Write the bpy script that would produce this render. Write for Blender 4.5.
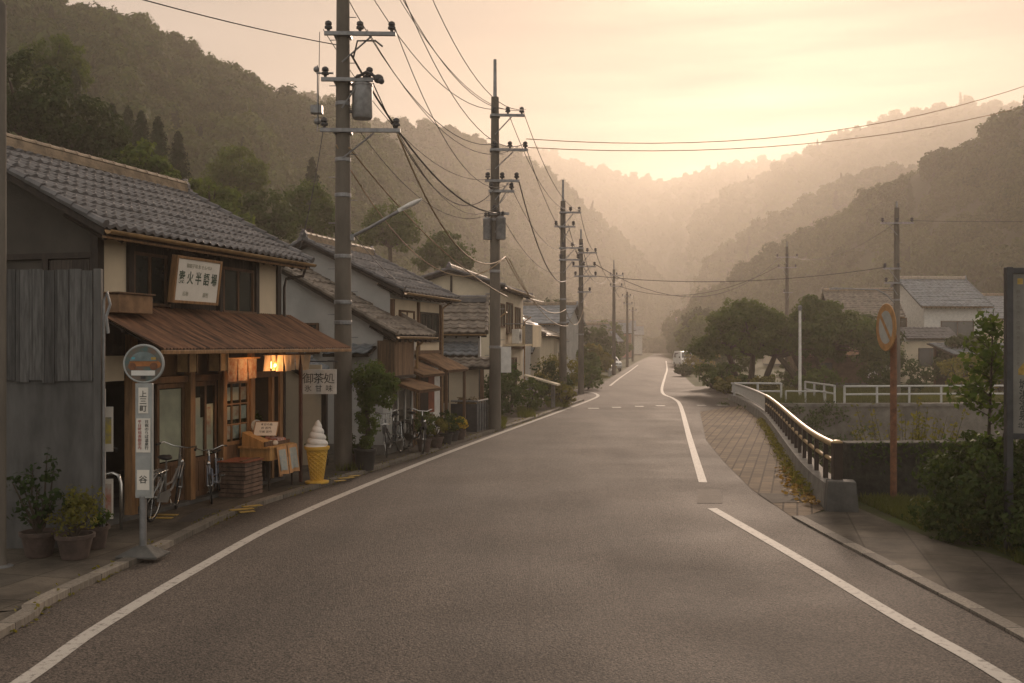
import bpy, bmesh, math, random
import numpy as np
from mathutils import Vector, Matrix, noise as mnoise
from mathutils.geometry import tessellate_polygon
for o in list(bpy.data.objects): bpy.data.objects.remove(o)
scene = bpy.context.scene
COL = scene.collection
R = math.radians
rng = random.Random(7)
FPX, HZ, CH = 995.0, 345.0, 2.5          # focal length in pixels, horizon row, camera height

# ------------------------------------------------------------------ camera
cam_d = bpy.data.cameras.new('camera'); cam = bpy.data.objects.new('camera', cam_d); COL.objects.link(cam)
cam.location = (0, 0, CH); cam.rotation_euler = (R(90), 0, 0)
cam_d.sensor_width = 36; cam_d.lens = FPX / 1024 * 36; cam_d.shift_y = 3.5 / 1024
cam_d.clip_start = .1; cam_d.clip_end = 6000
cam_d.dof.use_dof = True; cam_d.dof.focus_distance = 22; cam_d.dof.aperture_fstop = 5.6
scene.camera = cam
# ------------------------------------------------------------------ light
SUN_AZ, SUN_EL = R(14), R(15)
sd = Vector((math.sin(SUN_AZ) * math.cos(SUN_EL), math.cos(SUN_AZ) * math.cos(SUN_EL), math.sin(SUN_EL)))
sun_d = bpy.data.lights.new('sun', 'SUN'); sun = bpy.data.objects.new('sun', sun_d); COL.objects.link(sun)
sun_d.energy = 3.7; sun_d.angle = R(6); sun_d.color = (1, .76, .58)
sun.rotation_euler = (-sd).to_track_quat('-Z', 'Y').to_euler()
wd = bpy.data.worlds.new('World'); scene.world = wd; wd.use_nodes = True
nt = wd.node_tree; nt.nodes.clear()
def nd(t, typ, **kw):
    n = t.nodes.new(typ)
    for k, v in kw.items(): setattr(n, k, v)
    return n
out = nd(nt, 'ShaderNodeOutputWorld'); bg = nd(nt, 'ShaderNodeBackground')
sky = nd(nt, 'ShaderNodeTexSky', sky_type='NISHITA', sun_disc=False, sun_elevation=SUN_EL, sun_rotation=SUN_AZ,
         air_density=1.0, dust_density=4.0, ozone_density=1.0, altitude=200)
# thin overcast: a warm veil over the clear sky, streaked with soft cloud
tc = nd(nt, 'ShaderNodeTexCoord'); mp = nd(nt, 'ShaderNodeMapping'); mp.inputs['Scale'].default_value = (1.6, 1.6, 16)
nz = nd(nt, 'ShaderNodeTexNoise'); nz.inputs['Scale'].default_value = 2.2; nz.inputs['Detail'].default_value = 6
rp = nd(nt, 'ShaderNodeMapRange'); rp.inputs['From Min'].default_value = .3; rp.inputs['From Max'].default_value = .7
rp.inputs['To Min'].default_value = .94; rp.inputs['To Max'].default_value = .99
mx = nd(nt, 'ShaderNodeMixRGB'); pass
L = nt.links.new
L(tc.outputs['Generated'], mp.inputs['Vector']); L(mp.outputs[0], nz.inputs['Vector']); L(nz.outputs['Fac'], rp.inputs['Value'])
dt = nd(nt, 'ShaderNodeVectorMath', operation='DOT_PRODUCT'); dt.inputs[1].default_value = sd; L(tc.outputs['Generated'], dt.inputs[0])
dm_ = nd(nt, 'ShaderNodeMapRange'); dm_.inputs['From Min'].default_value = .45; dm_.inputs['From Max'].default_value = 1; dm_.inputs['To Min'].default_value = 1.12; dm_.inputs['To Max'].default_value = .37; L(dt.outputs['Value'], dm_.inputs['Value'])
vl = nd(nt, 'ShaderNodeVectorMath', operation='SCALE'); vc = nd(nt, 'ShaderNodeMixRGB'); vc.inputs['Color1'].default_value = (3.6, 3.35, 3.05, 1); vc.inputs['Color2'].default_value = (4.0, 3.3, 2.85, 1)
L(dt.outputs['Value'], vc.inputs['Fac']); L(vc.outputs[0], vl.inputs[0]); rb_ = nd(nt, 'ShaderNodeMapRange'); rb_.inputs['From Min'].default_value = .3; rb_.inputs['From Max'].default_value = .7; rb_.inputs['To Min'].default_value = .78; rb_.inputs['To Max'].default_value = 1.2; L(nz.outputs['Fac'], rb_.inputs['Value'])
ml_ = nd(nt, 'ShaderNodeMath', operation='MULTIPLY'); L(dm_.outputs[0], ml_.inputs[0]); L(rb_.outputs[0], ml_.inputs[1]); L(ml_.outputs[0], vl.inputs['Scale']); L(vl.outputs[0], mx.inputs['Color2'])
L(rp.outputs[0], mx.inputs['Fac']); L(sky.outputs[0], mx.inputs['Color1']); L(mx.outputs[0], bg.inputs['Color'])
bg.inputs['Strength'].default_value = .15
L(bg.outputs[0], out.inputs[0])
scene.view_settings.view_transform = 'Standard'; scene.view_settings.look = 'None'
scene.view_settings.exposure = 0.33; scene.view_settings.gamma = 1
HAZE_DENSITY, HAZE_G, HAZE_TOP = .00100, .52, 190
cy = scene.cycles
cy.use_denoising = True; cy.max_bounces = 6; cy.diffuse_bounces = 3; cy.glossy_bounces = 3
cy.transmission_bounces = 5; cy.volume_bounces = 1; cy.transparent_max_bounces = 8
cy.caustics_reflective = False; cy.caustics_refractive = False; cy.sample_clamp_indirect = 6

# ------------------------------------------------------------------ helpers
def gnd(px, py, z=0.0):
    Y = (CH - z) * FPX / (py - HZ); return Vector(((px - 512) / FPX * Y, Y, z))
def at(px, py, Y): return Vector(((px - 512) / FPX * Y, Y, CH - (py - HZ) / FPX * Y))
def tag(o, label=None, cat=None, group=None, kind=None):
    if label: o['label'] = label
    if cat: o['category'] = cat
    if group: o['group'] = group
    if kind: o['kind'] = kind
    return o
def thing(name, label, cat, loc=(0, 0, 0), rotz=0.0, group=None):
    o = bpy.data.objects.new(name, None); COL.objects.link(o); o.empty_display_size = .2
    o.location = loc; o.rotation_euler = (0, 0, rotz)
    return tag(o, label, cat, group)
def copy_tree(o, parent=None):
    c = o.copy(); COL.objects.link(c)
    c.parent = parent
    for ch in list(o.children): copy_tree(ch, c)
    return c

class MB:
    def __init__(s): s.v = []; s.f = []; s.mi = []; s.cur = 0; s.M = Matrix()
    def add(s, vs, fs):
        b = len(s.v); M = s.M
        s.v.extend([tuple(M @ Vector(p)) for p in vs]); s.f.extend([tuple(i + b for i in f) for f in fs]); s.mi.extend([s.cur] * len(fs))
    def box(s, x0, x1, y0, y1, z0, z1):
        v = [(x, y, z) for z in (z0, z1) for y in (y0, y1) for x in (x0, x1)]
        s.add(v, [(0, 2, 3, 1), (4, 5, 7, 6), (0, 1, 5, 4), (2, 6, 7, 3), (0, 4, 6, 2), (1, 3, 7, 5)]); return s
    def cbox(s, c, sx, sy, sz, rz=0.0, rx=0.0, ry=0.0):
        M0 = s.M; s.M = M0 @ Matrix.Translation(c) @ Matrix.Rotation(rz, 4, 'Z') @ Matrix.Rotation(ry, 4, 'Y') @ Matrix.Rotation(rx, 4, 'X')
        s.box(-sx / 2, sx / 2, -sy / 2, sy / 2, -sz / 2, sz / 2); s.M = M0; return s
    def quad(s, a, b, c, d): s.add([a, b, c, d], [(0, 1, 2, 3)]); return s
    def prism(s, pts, d):                                    # pts: 3D polygon, d: extrusion vector
        n = len(pts); d = Vector(d); v = [Vector(p) for p in pts]; v2 = [p + d for p in v]
        s.add(v + v2, [tuple(range(n))[::-1], tuple(range(n, 2 * n))] + [(i, (i + 1) % n, (i + 1) % n + n, i + n) for i in range(n)]); return s
    def tube(s, path, r, n=8, caps=True, closed=False):
        P = [Vector(p) for p in path]; m = len(P); rs = r if isinstance(r, (list, tuple)) else [r] * m
        vs = []; up = None
        for i in range(m):
            if closed: t = P[(i + 1) % m] - P[i - 1]
            else: t = P[min(i + 1, m - 1)] - P[max(i - 1, 0)]
            if t.length < 1e-9: t = Vector((0, 0, 1))
            t.normalize()
            if up is None:
                up = Vector((0, 0, 1)) if abs(t.z) < .9 else Vector((1, 0, 0))
            a = t.cross(up)
            if a.length < 1e-6: a = t.cross(Vector((1, .3, 0)))
            a.normalize(); b = a.cross(t); up = b
            for k in range(n):
                q = 2 * math.pi * k / n; vs.append(P[i] + (a * math.cos(q) + b * math.sin(q)) * rs[i])
        fs = []
        for i in range(m if closed else m - 1):
            j = (i + 1) % m
            for k in range(n): fs.append((i * n + k, i * n + (k + 1) % n, j * n + (k + 1) % n, j * n + k))
        if caps and not closed: fs += [tuple(range(n))[::-1], tuple(range((m - 1) * n, m * n))]
        s.add(vs, fs); return s
    def cyl(s, p0, p1, r0, r1=None, n=12): return s.tube([p0, p1], [r0, r0 if r1 is None else r1], n)
    def lathe(s, prof, n=20, c=(0, 0, 0)):                      # prof: (r, z)
        vs = []; c = Vector(c)
        for r, z in prof:
            for k in range(n): q = 2 * math.pi * k / n; vs.append(c + Vector((r * math.cos(q), r * math.sin(q), z)))
        fs = [(i * n + k, i * n + (k + 1) % n, (i + 1) * n + (k + 1) % n, (i + 1) * n + k) for i in range(len(prof) - 1) for k in range(n)]
        fs += [tuple(range(n))[::-1], tuple(range((len(prof) - 1) * n, len(prof) * n))]
        s.add(vs, fs); return s
    def ball(s, c, rx, ry=None, rz=None, n=10, m=7):
        ry = ry or rx; rz = rz or rx; c = Vector(c); vs = [c + Vector((0, 0, -rz))]
        for i in range(1, m):
            a = math.pi * i / m - math.pi / 2
            for k in range(n): q = 2 * math.pi * k / n; vs.append(c + Vector((rx * math.cos(a) * math.cos(q), ry * math.cos(a) * math.sin(q), rz * math.sin(a))))
        vs.append(c + Vector((0, 0, rz))); T = len(vs) - 1
        fs = [(0, 1 + (k + 1) % n, 1 + k) for k in range(n)]
        for i in range(m - 2):
            for k in range(n): fs.append((1 + i * n + k, 1 + i * n + (k + 1) % n, 1 + (i + 1) * n + (k + 1) % n, 1 + (i + 1) * n + k))
        fs += [(T, 1 + (m - 2) * n + k, 1 + (m - 2) * n + (k + 1) % n) for k in range(n)]
        s.add(vs, fs); return s
    def build(s, name, mat, parent=None, smooth=False, bevel=0.0, label=None):
        me = bpy.data.meshes.new(name); me.from_pydata([tuple(p) for p in s.v], [], s.f)
        for m in (mat if isinstance(mat, (list, tuple)) else [mat]): me.materials.append(m)
        if max(s.mi, default=0): me.polygons.foreach_set('material_index', s.mi)
        if smooth: me.polygons.foreach_set('use_smooth', [True] * len(s.f))
        me.update(); o = bpy.data.objects.new(name, me); COL.objects.link(o)
        if smooth and smooth != 'all':
            try: me.set_sharp_from_angle(angle=R(40))
            except Exception: pass
        if parent: o.parent = parent
        if bevel:
            b = o.modifiers.new('edge', 'BEVEL'); b.width = bevel; b.segments = 2; b.limit_method = 'ANGLE'
        if label: o['label'] = label
        return o

# ------------------------------------------------------------------ materials
MATS = {}
def mat(name, col, rough=.7, var=.25, scale=6.0, bump=.0, bscale=40.0, metal=0.0, col2=None, spec=.4, stretch=(1, 1, 1), detail=5.0, fmin=.35, fmax=.65, coat=0):
    if name in MATS: return MATS[name]
    m = bpy.data.materials.new(name); m.use_nodes = True; t = m.node_tree; p = t.nodes['Principled BSDF']; l = t.links.new
    tc = nd(t, 'ShaderNodeTexCoord'); mp = nd(t, 'ShaderNodeMapping'); mp.inputs['Scale'].default_value = stretch
    l(tc.outputs['Object'], mp.inputs['Vector'])
    n = nd(t, 'ShaderNodeTexNoise'); n.inputs['Scale'].default_value = scale; n.inputs['Detail'].default_value = detail; n.inputs['Roughness'].default_value = .62
    l(mp.outputs[0], n.inputs['Vector'])
    r = nd(t, 'ShaderNodeMapRange'); r.inputs['From Min'].default_value = fmin; r.inputs['From Max'].default_value = fmax
    l(n.outputs['Fac'], r.inputs['Value'])
    mx = nd(t, 'ShaderNodeMixRGB'); c = Vector(col[:3])
    c2 = Vector(col2[:3]) if col2 else c * (1 + var)
    c1 = c if col2 else c * (1 - var)
    mx.inputs['Color1'].default_value = (*c1, 1); mx.inputs['Color2'].default_value = (*c2, 1)
    l(r.outputs[0], mx.inputs['Fac']); l(mx.outputs[0], p.inputs['Base Color'])
    p.inputs['Roughness'].default_value = rough; p.inputs['Metallic'].default_value = metal; p.inputs['Specular IOR Level'].default_value = spec
    if coat: p.inputs['Coat Weight'].default_value = coat
    if bump:
        b = nd(t, 'ShaderNodeBump'); b.inputs['Strength'].default_value = bump; b.inputs['Distance'].default_value = .02
        n2 = nd(t, 'ShaderNodeTexNoise'); n2.inputs['Scale'].default_value = bscale; n2.inputs['Detail'].default_value = 4
        l(mp.outputs[0], n2.inputs['Vector']); l(n2.outputs['Fac'], b.inputs['Height']); l(b.outputs[0], p.inputs['Normal'])
    MATS[name] = m; return m
def boards_mat(name, col, width=.15, axis='X', var=.4, rough=.8, gap=.05):
    """vertical boards: each with a tone of its own, dark joints, lengthwise grain"""
    if name in MATS: return MATS[name]
    m = mat(name, col, rough, var, 5, stretch=(6, 6, .6), bump=.3, bscale=14); t = m.node_tree; p = t.nodes['Principled BSDF']; l = t.links.new
    tc = nd(t, 'ShaderNodeTexCoord'); sx = nd(t, 'ShaderNodeSeparateXYZ'); l(tc.outputs['Object'], sx.inputs[0])
    d = nd(t, 'ShaderNodeMath', operation='DIVIDE'); d.inputs[1].default_value = width; l(sx.outputs[axis], d.inputs[0])
    fl = nd(t, 'ShaderNodeMath', operation='FLOOR'); l(d.outputs[0], fl.inputs[0])
    fr = nd(t, 'ShaderNodeMath', operation='FRACT'); l(d.outputs[0], fr.inputs[0])
    wn = nd(t, 'ShaderNodeTexWhiteNoise', noise_dimensions='1D'); l(fl.outputs[0], wn.inputs['W'])
    mr = nd(t, 'ShaderNodeMapRange'); mr.inputs['To Min'].default_value = .65; mr.inputs['To Max'].default_value = 1.3; l(wn.outputs['Value'], mr.inputs['Value'])
    gt = nd(t, 'ShaderNodeMath', operation='GREATER_THAN'); gt.inputs[1].default_value = gap; l(fr.outputs[0], gt.inputs[0])
    gm = nd(t, 'ShaderNodeMath', operation='MULTIPLY_ADD'); gm.inputs[1].default_value = .75; gm.inputs[2].default_value = .25; l(gt.outputs[0], gm.inputs[0])
    mm = nd(t, 'ShaderNodeMath', operation='MULTIPLY'); l(mr.outputs[0], mm.inputs[0]); l(gm.outputs[0], mm.inputs[1])
    src = p.inputs['Base Color'].links[0].from_socket
    mu = nd(t, 'ShaderNodeMixRGB', blend_type='MULTIPLY'); mu.inputs['Fac'].default_value = 1; l(src, mu.inputs['Color1']); l(mm.outputs[0], mu.inputs['Color2'])
    l(mu.outputs[0], p.inputs['Base Color']); return m
def leaf_mat(name, c1, c2, trans=.35, c3=None, patch=False):
    if name in MATS: return MATS[name]
    m = bpy.data.materials.new(name); m.use_nodes = True; t = m.node_tree; t.nodes.clear(); l = t.links.new
    o = nd(t, 'ShaderNodeOutputMaterial'); g = nd(t, 'ShaderNodeNewGeometry'); oi = nd(t, 'ShaderNodeObjectInfo')
    r = nd(t, 'ShaderNodeValToRGB'); e = r.color_ramp.elements
    e[0].color = (*c1, 1); e[1].color = (*c2, 1)
    if c3: x = r.color_ramp.elements.new(.93); x.color = (*c2, 1); e[len(e) - 1].color = (*c3, 1)
    a = nd(t, 'ShaderNodeMath', operation='MULTIPLY_ADD'); a.inputs[1].default_value = .42; l(g.outputs['Random Per Island'], a.inputs[0])
    b = nd(t, 'ShaderNodeMath', operation='MULTIPLY'); b.inputs[1].default_value = .30 if patch else .58; l(oi.outputs['Random'], b.inputs[0])
    if patch:                                                     # stands of one species: tone drifts over the slope
        pn = nd(t, 'ShaderNodeTexNoise'); pn.inputs['Scale'].default_value = .045; pn.inputs['Detail'].default_value = 3; l(oi.outputs['Location'], pn.inputs['Vector'])
        pm = nd(t, 'ShaderNodeMapRange'); pm.inputs['From Min'].default_value = .32; pm.inputs['From Max'].default_value = .68; pm.inputs['To Min'].default_value = -.1; pm.inputs['To Max'].default_value = .42; l(pn.outputs['Fac'], pm.inputs['Value'])
        ad = nd(t, 'ShaderNodeMath', operation='ADD'); l(b.outputs[0], ad.inputs[0]); l(pm.outputs[0], ad.inputs[1]); l(ad.outputs[0], a.inputs[2])
    else: l(b.outputs[0], a.inputs[2])
    l(a.outputs[0], r.inputs[0])
    d = nd(t, 'ShaderNodeBsdfPrincipled'); d.inputs['Roughness'].default_value = .7; d.inputs['Specular IOR Level'].default_value = .08
    tr = nd(t, 'ShaderNodeBsdfTranslucent'); mxs = nd(t, 'ShaderNodeMixShader'); mxs.inputs[0].default_value = trans
    br = nd(t, 'ShaderNodeMixRGB', blend_type='MULTIPLY'); br.inputs['Fac'].default_value = 1; br.inputs['Color2'].default_value = (1.5, 1.4, .7, 1)
    l(r.outputs[0], d.inputs['Base Color']); l(r.outputs[0], br.inputs['Color1']); l(br.outputs[0], tr.inputs[0])
    l(d.outputs[0], mxs.inputs[1]); l(tr.outputs[0], mxs.inputs[2]); l(mxs.outputs[0], o.inputs[0])
    MATS[name] = m; return m
def glass_mat(name, tint=(.8, .85, .8), rough=.03):
    if name in MATS: return MATS[name]
    m = bpy.data.materials.new(name); m.use_nodes = True; t = m.node_tree; t.nodes.clear(); l = t.links.new
    o = nd(t, 'ShaderNodeOutputMaterial'); g = nd(t, 'ShaderNodeBsdfGlossy'); g.inputs['Roughness'].default_value = rough
    tr = nd(t, 'ShaderNodeBsdfTransparent'); tr.inputs[0].default_value = (*tint, 1)
    f = nd(t, 'ShaderNodeFresnel'); f.inputs[0].default_value = 1.4
    mxs = nd(t, 'ShaderNodeMixShader'); l(f.outputs[0], mxs.inputs[0]); l(tr.outputs[0], mxs.inputs[1]); l(g.outputs[0], mxs.inputs[2]); l(mxs.outputs[0], o.inputs[0])
    MATS[name] = m; return m

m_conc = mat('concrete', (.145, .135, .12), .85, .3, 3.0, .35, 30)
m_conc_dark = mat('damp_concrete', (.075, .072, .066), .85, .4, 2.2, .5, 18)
m_polec = mat('pole_concrete', (.105, .09, .072), .8, .25, 2.5, .2, 40, stretch=(1, 1, .35))
m_iron = mat('galvanised', (.22, .22, .22), .5, .2, 8, metal=.6)
m_darkiron = mat('dark_iron', (.035, .035, .037), .5, .3, 8)
m_white = mat('white_paint', (.62, .60, .56), .6, .12, 5, .1, 30)
m_whitemetal = mat('white_rail_paint', (.42, .42, .40), .45, .12, 6)
m_plaster = mat('cream_plaster', (.60, .50, .36), .9, .10, 2.0, .2, 60, fmin=.3, fmax=.7)
m_grey_plaster = mat('grey_plaster', (.40, .39, .37), .9, .12, 1.3, .2, 40)
m_beige = mat('beige_plaster', (.56, .48, .36), .9, .10, 1.2, .2, 40)
m_wood_dark = mat('dark_wood', (.024, .016, .011), .7, .4, 4, .3, 20, stretch=(4, 4, .7))
m_wood = mat('brown_wood', (.105, .056, .028), .65, .4, 4, .3, 20, stretch=(5, 5, .7))
m_wood_warm = mat('honey_wood', (.24, .13, .055), .55, .3, 4, .2, 20, stretch=(5, 5, .7))
m_tile = mat('roof_tile', (.105, .10, .10), .58, .45, 3.3, .15, 30, spec=.5, fmin=.3, fmax=.7)
m_tile_old = mat('old_roof_tile', (.15, .125, .10), .6, .45, 4, .2, 30)
m_tile_blue = mat('blue_grey_tile', (.15, .165, .18), .42, .35, 3.3, .15, 30)
m_ridge = mat('sunlit_ridge_tile', (.24, .18, .12), .5, .35, 5, .2, 30)  # sunlight on the ridges is put into this warm tile colour
m_rust = mat('rusty_sheet', (.040, .025, .018), .8, .3, 2.2, .25, 30, col2=(.235, .115, .062), stretch=(6, .6, 1), fmin=.34, fmax=.64, detail=8)
m_rust2 = mat('brown_sheet', (.20, .115, .06), .7, .35, 4, .25, 30)
m_rustpole = mat('rust_orange', (.10, .045, .025), .75, .3, 9, .3, 50, col2=(.22, .095, .045))
m_glass = glass_mat('window_glass')
m_glassdark = mat('dim_glass', (.03, .033, .03), .16, .3, 1.5, spec=.8)
m_black = mat('black_rubber', (.012, .012, .012), .7, .2, 10)
m_chrome = mat('chrome', (.55, .55, .53), .25, .1, 10, metal=.9)
m_silver = mat('silver_paint', (.27, .27, .26), .35, .1, 10, metal=.5)
m_terra = mat('terracotta', (.075, .052, .042), .8, .3, 8, .2, 40)
m_blackpot = mat('black_pot', (.02, .02, .02), .6, .2, 8)
m_soil = mat('soil', (.03, .02, .013), .95, .4, 20, .5, 50)
m_bark = mat('bark', (.05, .038, .026), .9, .4, 6, .6, 20, stretch=(3, 3, .6))
m_paper = mat('paper', (.66, .62, .55), .8, .06, 4)
m_ink = mat('ink', (.03, .035, .03), .7, .2, 6)
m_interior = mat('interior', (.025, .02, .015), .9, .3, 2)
m_linepaint = mat('line_paint', (.14, .13, .115), .7, .25, 16, .3, 120, col2=(.37, .345, .31), fmin=.32, fmax=.47, detail=9, spec=.35)
m_yellow = mat('yellow_paint', (.33, .215, .045), .6, .3, 14)
l_hill = leaf_mat('hill_leaves', (.010, .030, .010), (.085, .115, .030), .3, patch=True)
l_dark = leaf_mat('dark_leaves', (.018, .034, .012), (.055, .080, .024), .3)
l_mid = leaf_mat('mid_leaves', (.028, .058, .014), (.10, .135, .032), .4)
l_yel = leaf_mat('yellowing_leaves', (.07, .085, .02), (.20, .17, .045), .4)
l_conifer = leaf_mat('conifer_needles', (.012, .026, .012), (.032, .050, .020), .15)
l_grass = leaf_mat('grass_blades', (.05, .075, .018), (.14, .14, .045), .4)
# ------------------------------------------------------------------ foliage helpers
nprng = np.random.default_rng(11)
def leaf_quads(C, N, size, aspect=.55):
    """diamond leaves at centres C facing N"""
    n = len(C); Rv = nprng.normal(size=(n, 3)); N = N / (np.linalg.norm(N, axis=1, keepdims=True) + 1e-9)
    T = np.cross(N, Rv); T /= (np.linalg.norm(T, axis=1, keepdims=True) + 1e-9); B = np.cross(N, T)
    s = size * nprng.uniform(.6, 1.4, (n, 1))
    V = np.stack([C - T * s, C - B * s * aspect, C + T * s, C + B * s * aspect], axis=1)
    V[:, 2] -= N * s * .25
    return V.reshape(-1, 3)
def mesh_quads(name, V, m, parent=None, extra=None):
    V = np.asarray(V, dtype=np.float32); n = len(V) // 4
    me = bpy.data.meshes.new(name); me.vertices.add(len(V)); me.vertices.foreach_set('co', V.ravel())
    me.loops.add(n * 4); me.loops.foreach_set('vertex_index', np.arange(n * 4, dtype=np.int32))
    me.polygons.add(n); me.polygons.foreach_set('loop_start', np.arange(0, n * 4, 4, dtype=np.int32))
    me.materials.append(m); me.update(calc_edges=True)
    o = bpy.data.objects.new(name, me); COL.objects.link(o)
    if parent: o.parent = parent
    return o
def clumps(center, radii, nl, per, lobe_r, size, shell=.55, flat=.8, droop=0.0):
    """leaf clumps: nl small lobes spread through an ellipsoid, each a loose ball of leaves"""
    c = np.array(center); rad = np.array(radii)
    d = nprng.normal(size=(nl, 3)); d /= np.linalg.norm(d, axis=1, keepdims=True)
    r = nprng.uniform(shell, 1, (nl, 1)) ** .7
    lc = c + d * r * rad * nprng.uniform(.82, 1.08, (nl, 1)); lr = lobe_r * nprng.uniform(.55, 1.35, nl)
    k = np.repeat(np.arange(nl), per); n = len(k)
    e = nprng.normal(size=(n, 3)); e /= np.linalg.norm(e, axis=1, keepdims=True)
    q = nprng.uniform(.25, 1, (n, 1)) ** .6
    off = e * q * lr[k][:, None]; off[:, 2] *= flat
    Cn = lc[k] + off; Nn = e + d[k] * .4 + nprng.normal(size=(n, 3)) * .55 + np.array([0, 0, .35])
    return leaf_quads(Cn, Nn, size), lc
def plant_stems(mb, base, tips, r):
    for t in tips:
        b = Vector(base); t = Vector(t); m_ = (b + t) / 2 + Vector((rng.uniform(-.1, .1), rng.uniform(-.1, .1), .12)) * (t - b).length
        mb.tube([b, m_, t], [r, r * .7, r * .3], 5)

# ------------------------------------------------------------------ ground, road, pavements
def cat(pts, n=8):
    P = [Vector(p) for p in pts]; o = []
    for i in range(len(P) - 1):
        p0 = P[max(i - 1, 0)]; p1 = P[i]; p2 = P[i + 1]; p3 = P[min(i + 2, len(P) - 1)]
        for k in range(n):
            t = k / n; o.append(.5 * ((2 * p1) + (p2 - p0) * t + (2 * p0 - 5 * p1 + 4 * p2 - p3) * t * t + (3 * p1 - p0 - 3 * p2 + p3) * t ** 3))
    o.append(P[-1]); return o
def ribbon(name, pts, w, z, m, parent=None):
    vs = []; fs = []
    for i, p in enumerate(pts):
        t = (pts[min(i + 1, len(pts) - 1)] - pts[max(i - 1, 0)]); t.z = 0; t.normalize(); n = Vector((-t.y, t.x, 0)) * (w / 2)
        vs += [(p.x + n.x, p.y + n.y, z), (p.x - n.x, p.y - n.y, z)]
    for i in range(len(pts) - 1): fs.append((2 * i, 2 * i + 1, 2 * i + 3, 2 * i + 2))
    mb = MB(); mb.add(vs, fs); return mb.build(name, m, parent)
def sheet(name, pts, z, m):
    mb = MB(); v = [Vector((p[0], p[1], z)) for p in pts]; tr = tessellate_polygon([v]); mb.add(v, [tuple(t) for t in tr])
    o = mb.build(name, m)
    if sum(p.normal.z for p in o.data.polygons) < 0: o.data.flip_normals()
    return o
G2 = lambda px, py: gnd(px, py)
L_KERB = [Vector((-4.55, -12, 0)), Vector((-4.62, 2, 0)), G2(0, 640), G2(50, 606), G2(150, 558), G2(240, 514), G2(330, 485), G2(420, 457), G2(480, 437), G2(530, 421), G2(562, 409), G2(584, 401)]
R_KERB = [Vector((4.35, -12, 0)), Vector((4.36, 4, 0)), G2(1022, 641), G2(912, 582), G2(832, 540), G2(792, 518)]
RAIL = [G2(826, 510), G2(797, 479), G2(762, 423), G2(739, 404.5), G2(728, 400)]
GRASS_EDGE = [Vector((5.9, -12, 0)), Vector((5.75, 5, 0)), G2(1024, 568), G2(960, 550), G2(905, 530), G2(852, 507)]
FAR_L = [G2(588, 389), G2(600, 384), G2(622, 371), G2(637, 362), G2(650, 356), G2(655, 353.3)]
FAR_R = [G2(716, 398), G2(697, 388), G2(683, 375), G2(678, 368), G2(672, 360.5), G2(663, 355), G2(658, 353.3)]
lk = cat(L_KERB); rk = cat(R_KERB); fl = cat(FAR_L); fr = cat(FAR_R); rl = cat(RAIL)
HOLE = [Vector((5.30, 16.75, 0)), Vector((5.95, 18.9, 0)), Vector((8.35, 32, 0)), Vector((9.85, 41.6, 0)), Vector((34, 43, 0)), Vector((34, 17.6, 0))]
m_earth = mat('earth', (.045, .042, .022), .95, .4, .9, .5, 12, col2=(.055, .07, .022), spec=.1)
outer = [Vector((-420, -40, 0)), Vector((420, -40, 0)), Vector((420, 1120, 0)), Vector((-420, 1120, 0))]
tr = tessellate_polygon([outer, HOLE]); mb = MB(); mb.add(outer + HOLE, [tuple(t) for t in tr])
o = mb.build('ground', m_earth); tag(o, kind='structure')
if sum(p.normal.z for p in o.data.polygons) < 0: o.data.flip_normals()
# asphalt: grains of aggregate, worn wheel paths, old patches
m_asph = mat('asphalt', (.046, .036, .029), .62, .28, .35, .7, 60, spec=.32, fmin=.3, fmax=.7, detail=6)
t = m_asph.node_tree; p = t.nodes['Principled BSDF']
tc = nd(t, 'ShaderNodeTexCoord'); v = nd(t, 'ShaderNodeTexNoise'); v.inputs['Scale'].default_value = 55; v.inputs['Detail'].default_value = 3
t.links.new(tc.outputs['Object'], v.inputs['Vector'])
mr = nd(t, 'ShaderNodeMapRange'); mr.inputs['From Min'].default_value = .36; mr.inputs['From Max'].default_value = .66; mr.inputs['To Min'].default_value = .25; mr.inputs['To Max'].default_value = 2.2
t.links.new(v.outputs['Fac'], mr.inputs['Value'])
src = p.inputs['Base Color'].links[0].from_socket; mu = nd(t, 'ShaderNodeMixRGB', blend_type='MULTIPLY'); mu.inputs['Fac'].default_value = 1
t.links.new(src, mu.inputs['Color1']); t.links.new(mr.outputs[0], mu.inputs['Color2']); t.links.new(mu.outputs[0], p.inputs['Base Color'])
n3 = nd(t, 'ShaderNodeTexNoise'); n3.inputs['Scale'].default_value = .5; n3.inputs['Detail'].default_value = 5; t.links.new(tc.outputs['Object'], n3.inputs['Vector'])
mr3 = nd(t, 'ShaderNodeMapRange'); mr3.inputs['To Min'].default_value = .75; mr3.inputs['To Max'].default_value = .85; mr3.inputs['From Min'].default_value = .3; mr3.inputs['From Max'].default_value = .7
t.links.new(n3.outputs['Fac'], mr3.inputs['Value']); t.links.new(mr3.outputs[0], p.inputs['Roughness'])
mpw = nd(t, 'ShaderNodeMapping'); mpw.inputs['Scale'].default_value = (1.1, .07, 1); mpw.inputs['Rotation'].default_value = (0, 0, R(-3)); t.links.new(tc.outputs['Object'], mpw.inputs[0])
nw = nd(t, 'ShaderNodeTexNoise'); nw.inputs['Scale'].default_value = 1; nw.inputs['Detail'].default_value = 4; t.links.new(mpw.outputs[0], nw.inputs['Vector'])
mw_ = nd(t, 'ShaderNodeMapRange'); mw_.inputs['From Min'].default_value = .3; mw_.inputs['From Max'].default_value = .7; mw_.inputs['To Min'].default_value = .72; mw_.inputs['To Max'].default_value = 1.28; t.links.new(nw.outputs['Fac'], mw_.inputs['Value'])
src = p.inputs['Base Color'].links[0].from_socket; mu = nd(t, 'ShaderNodeMixRGB', blend_type='MULTIPLY'); mu.inputs['Fac'].default_value = 1
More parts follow.
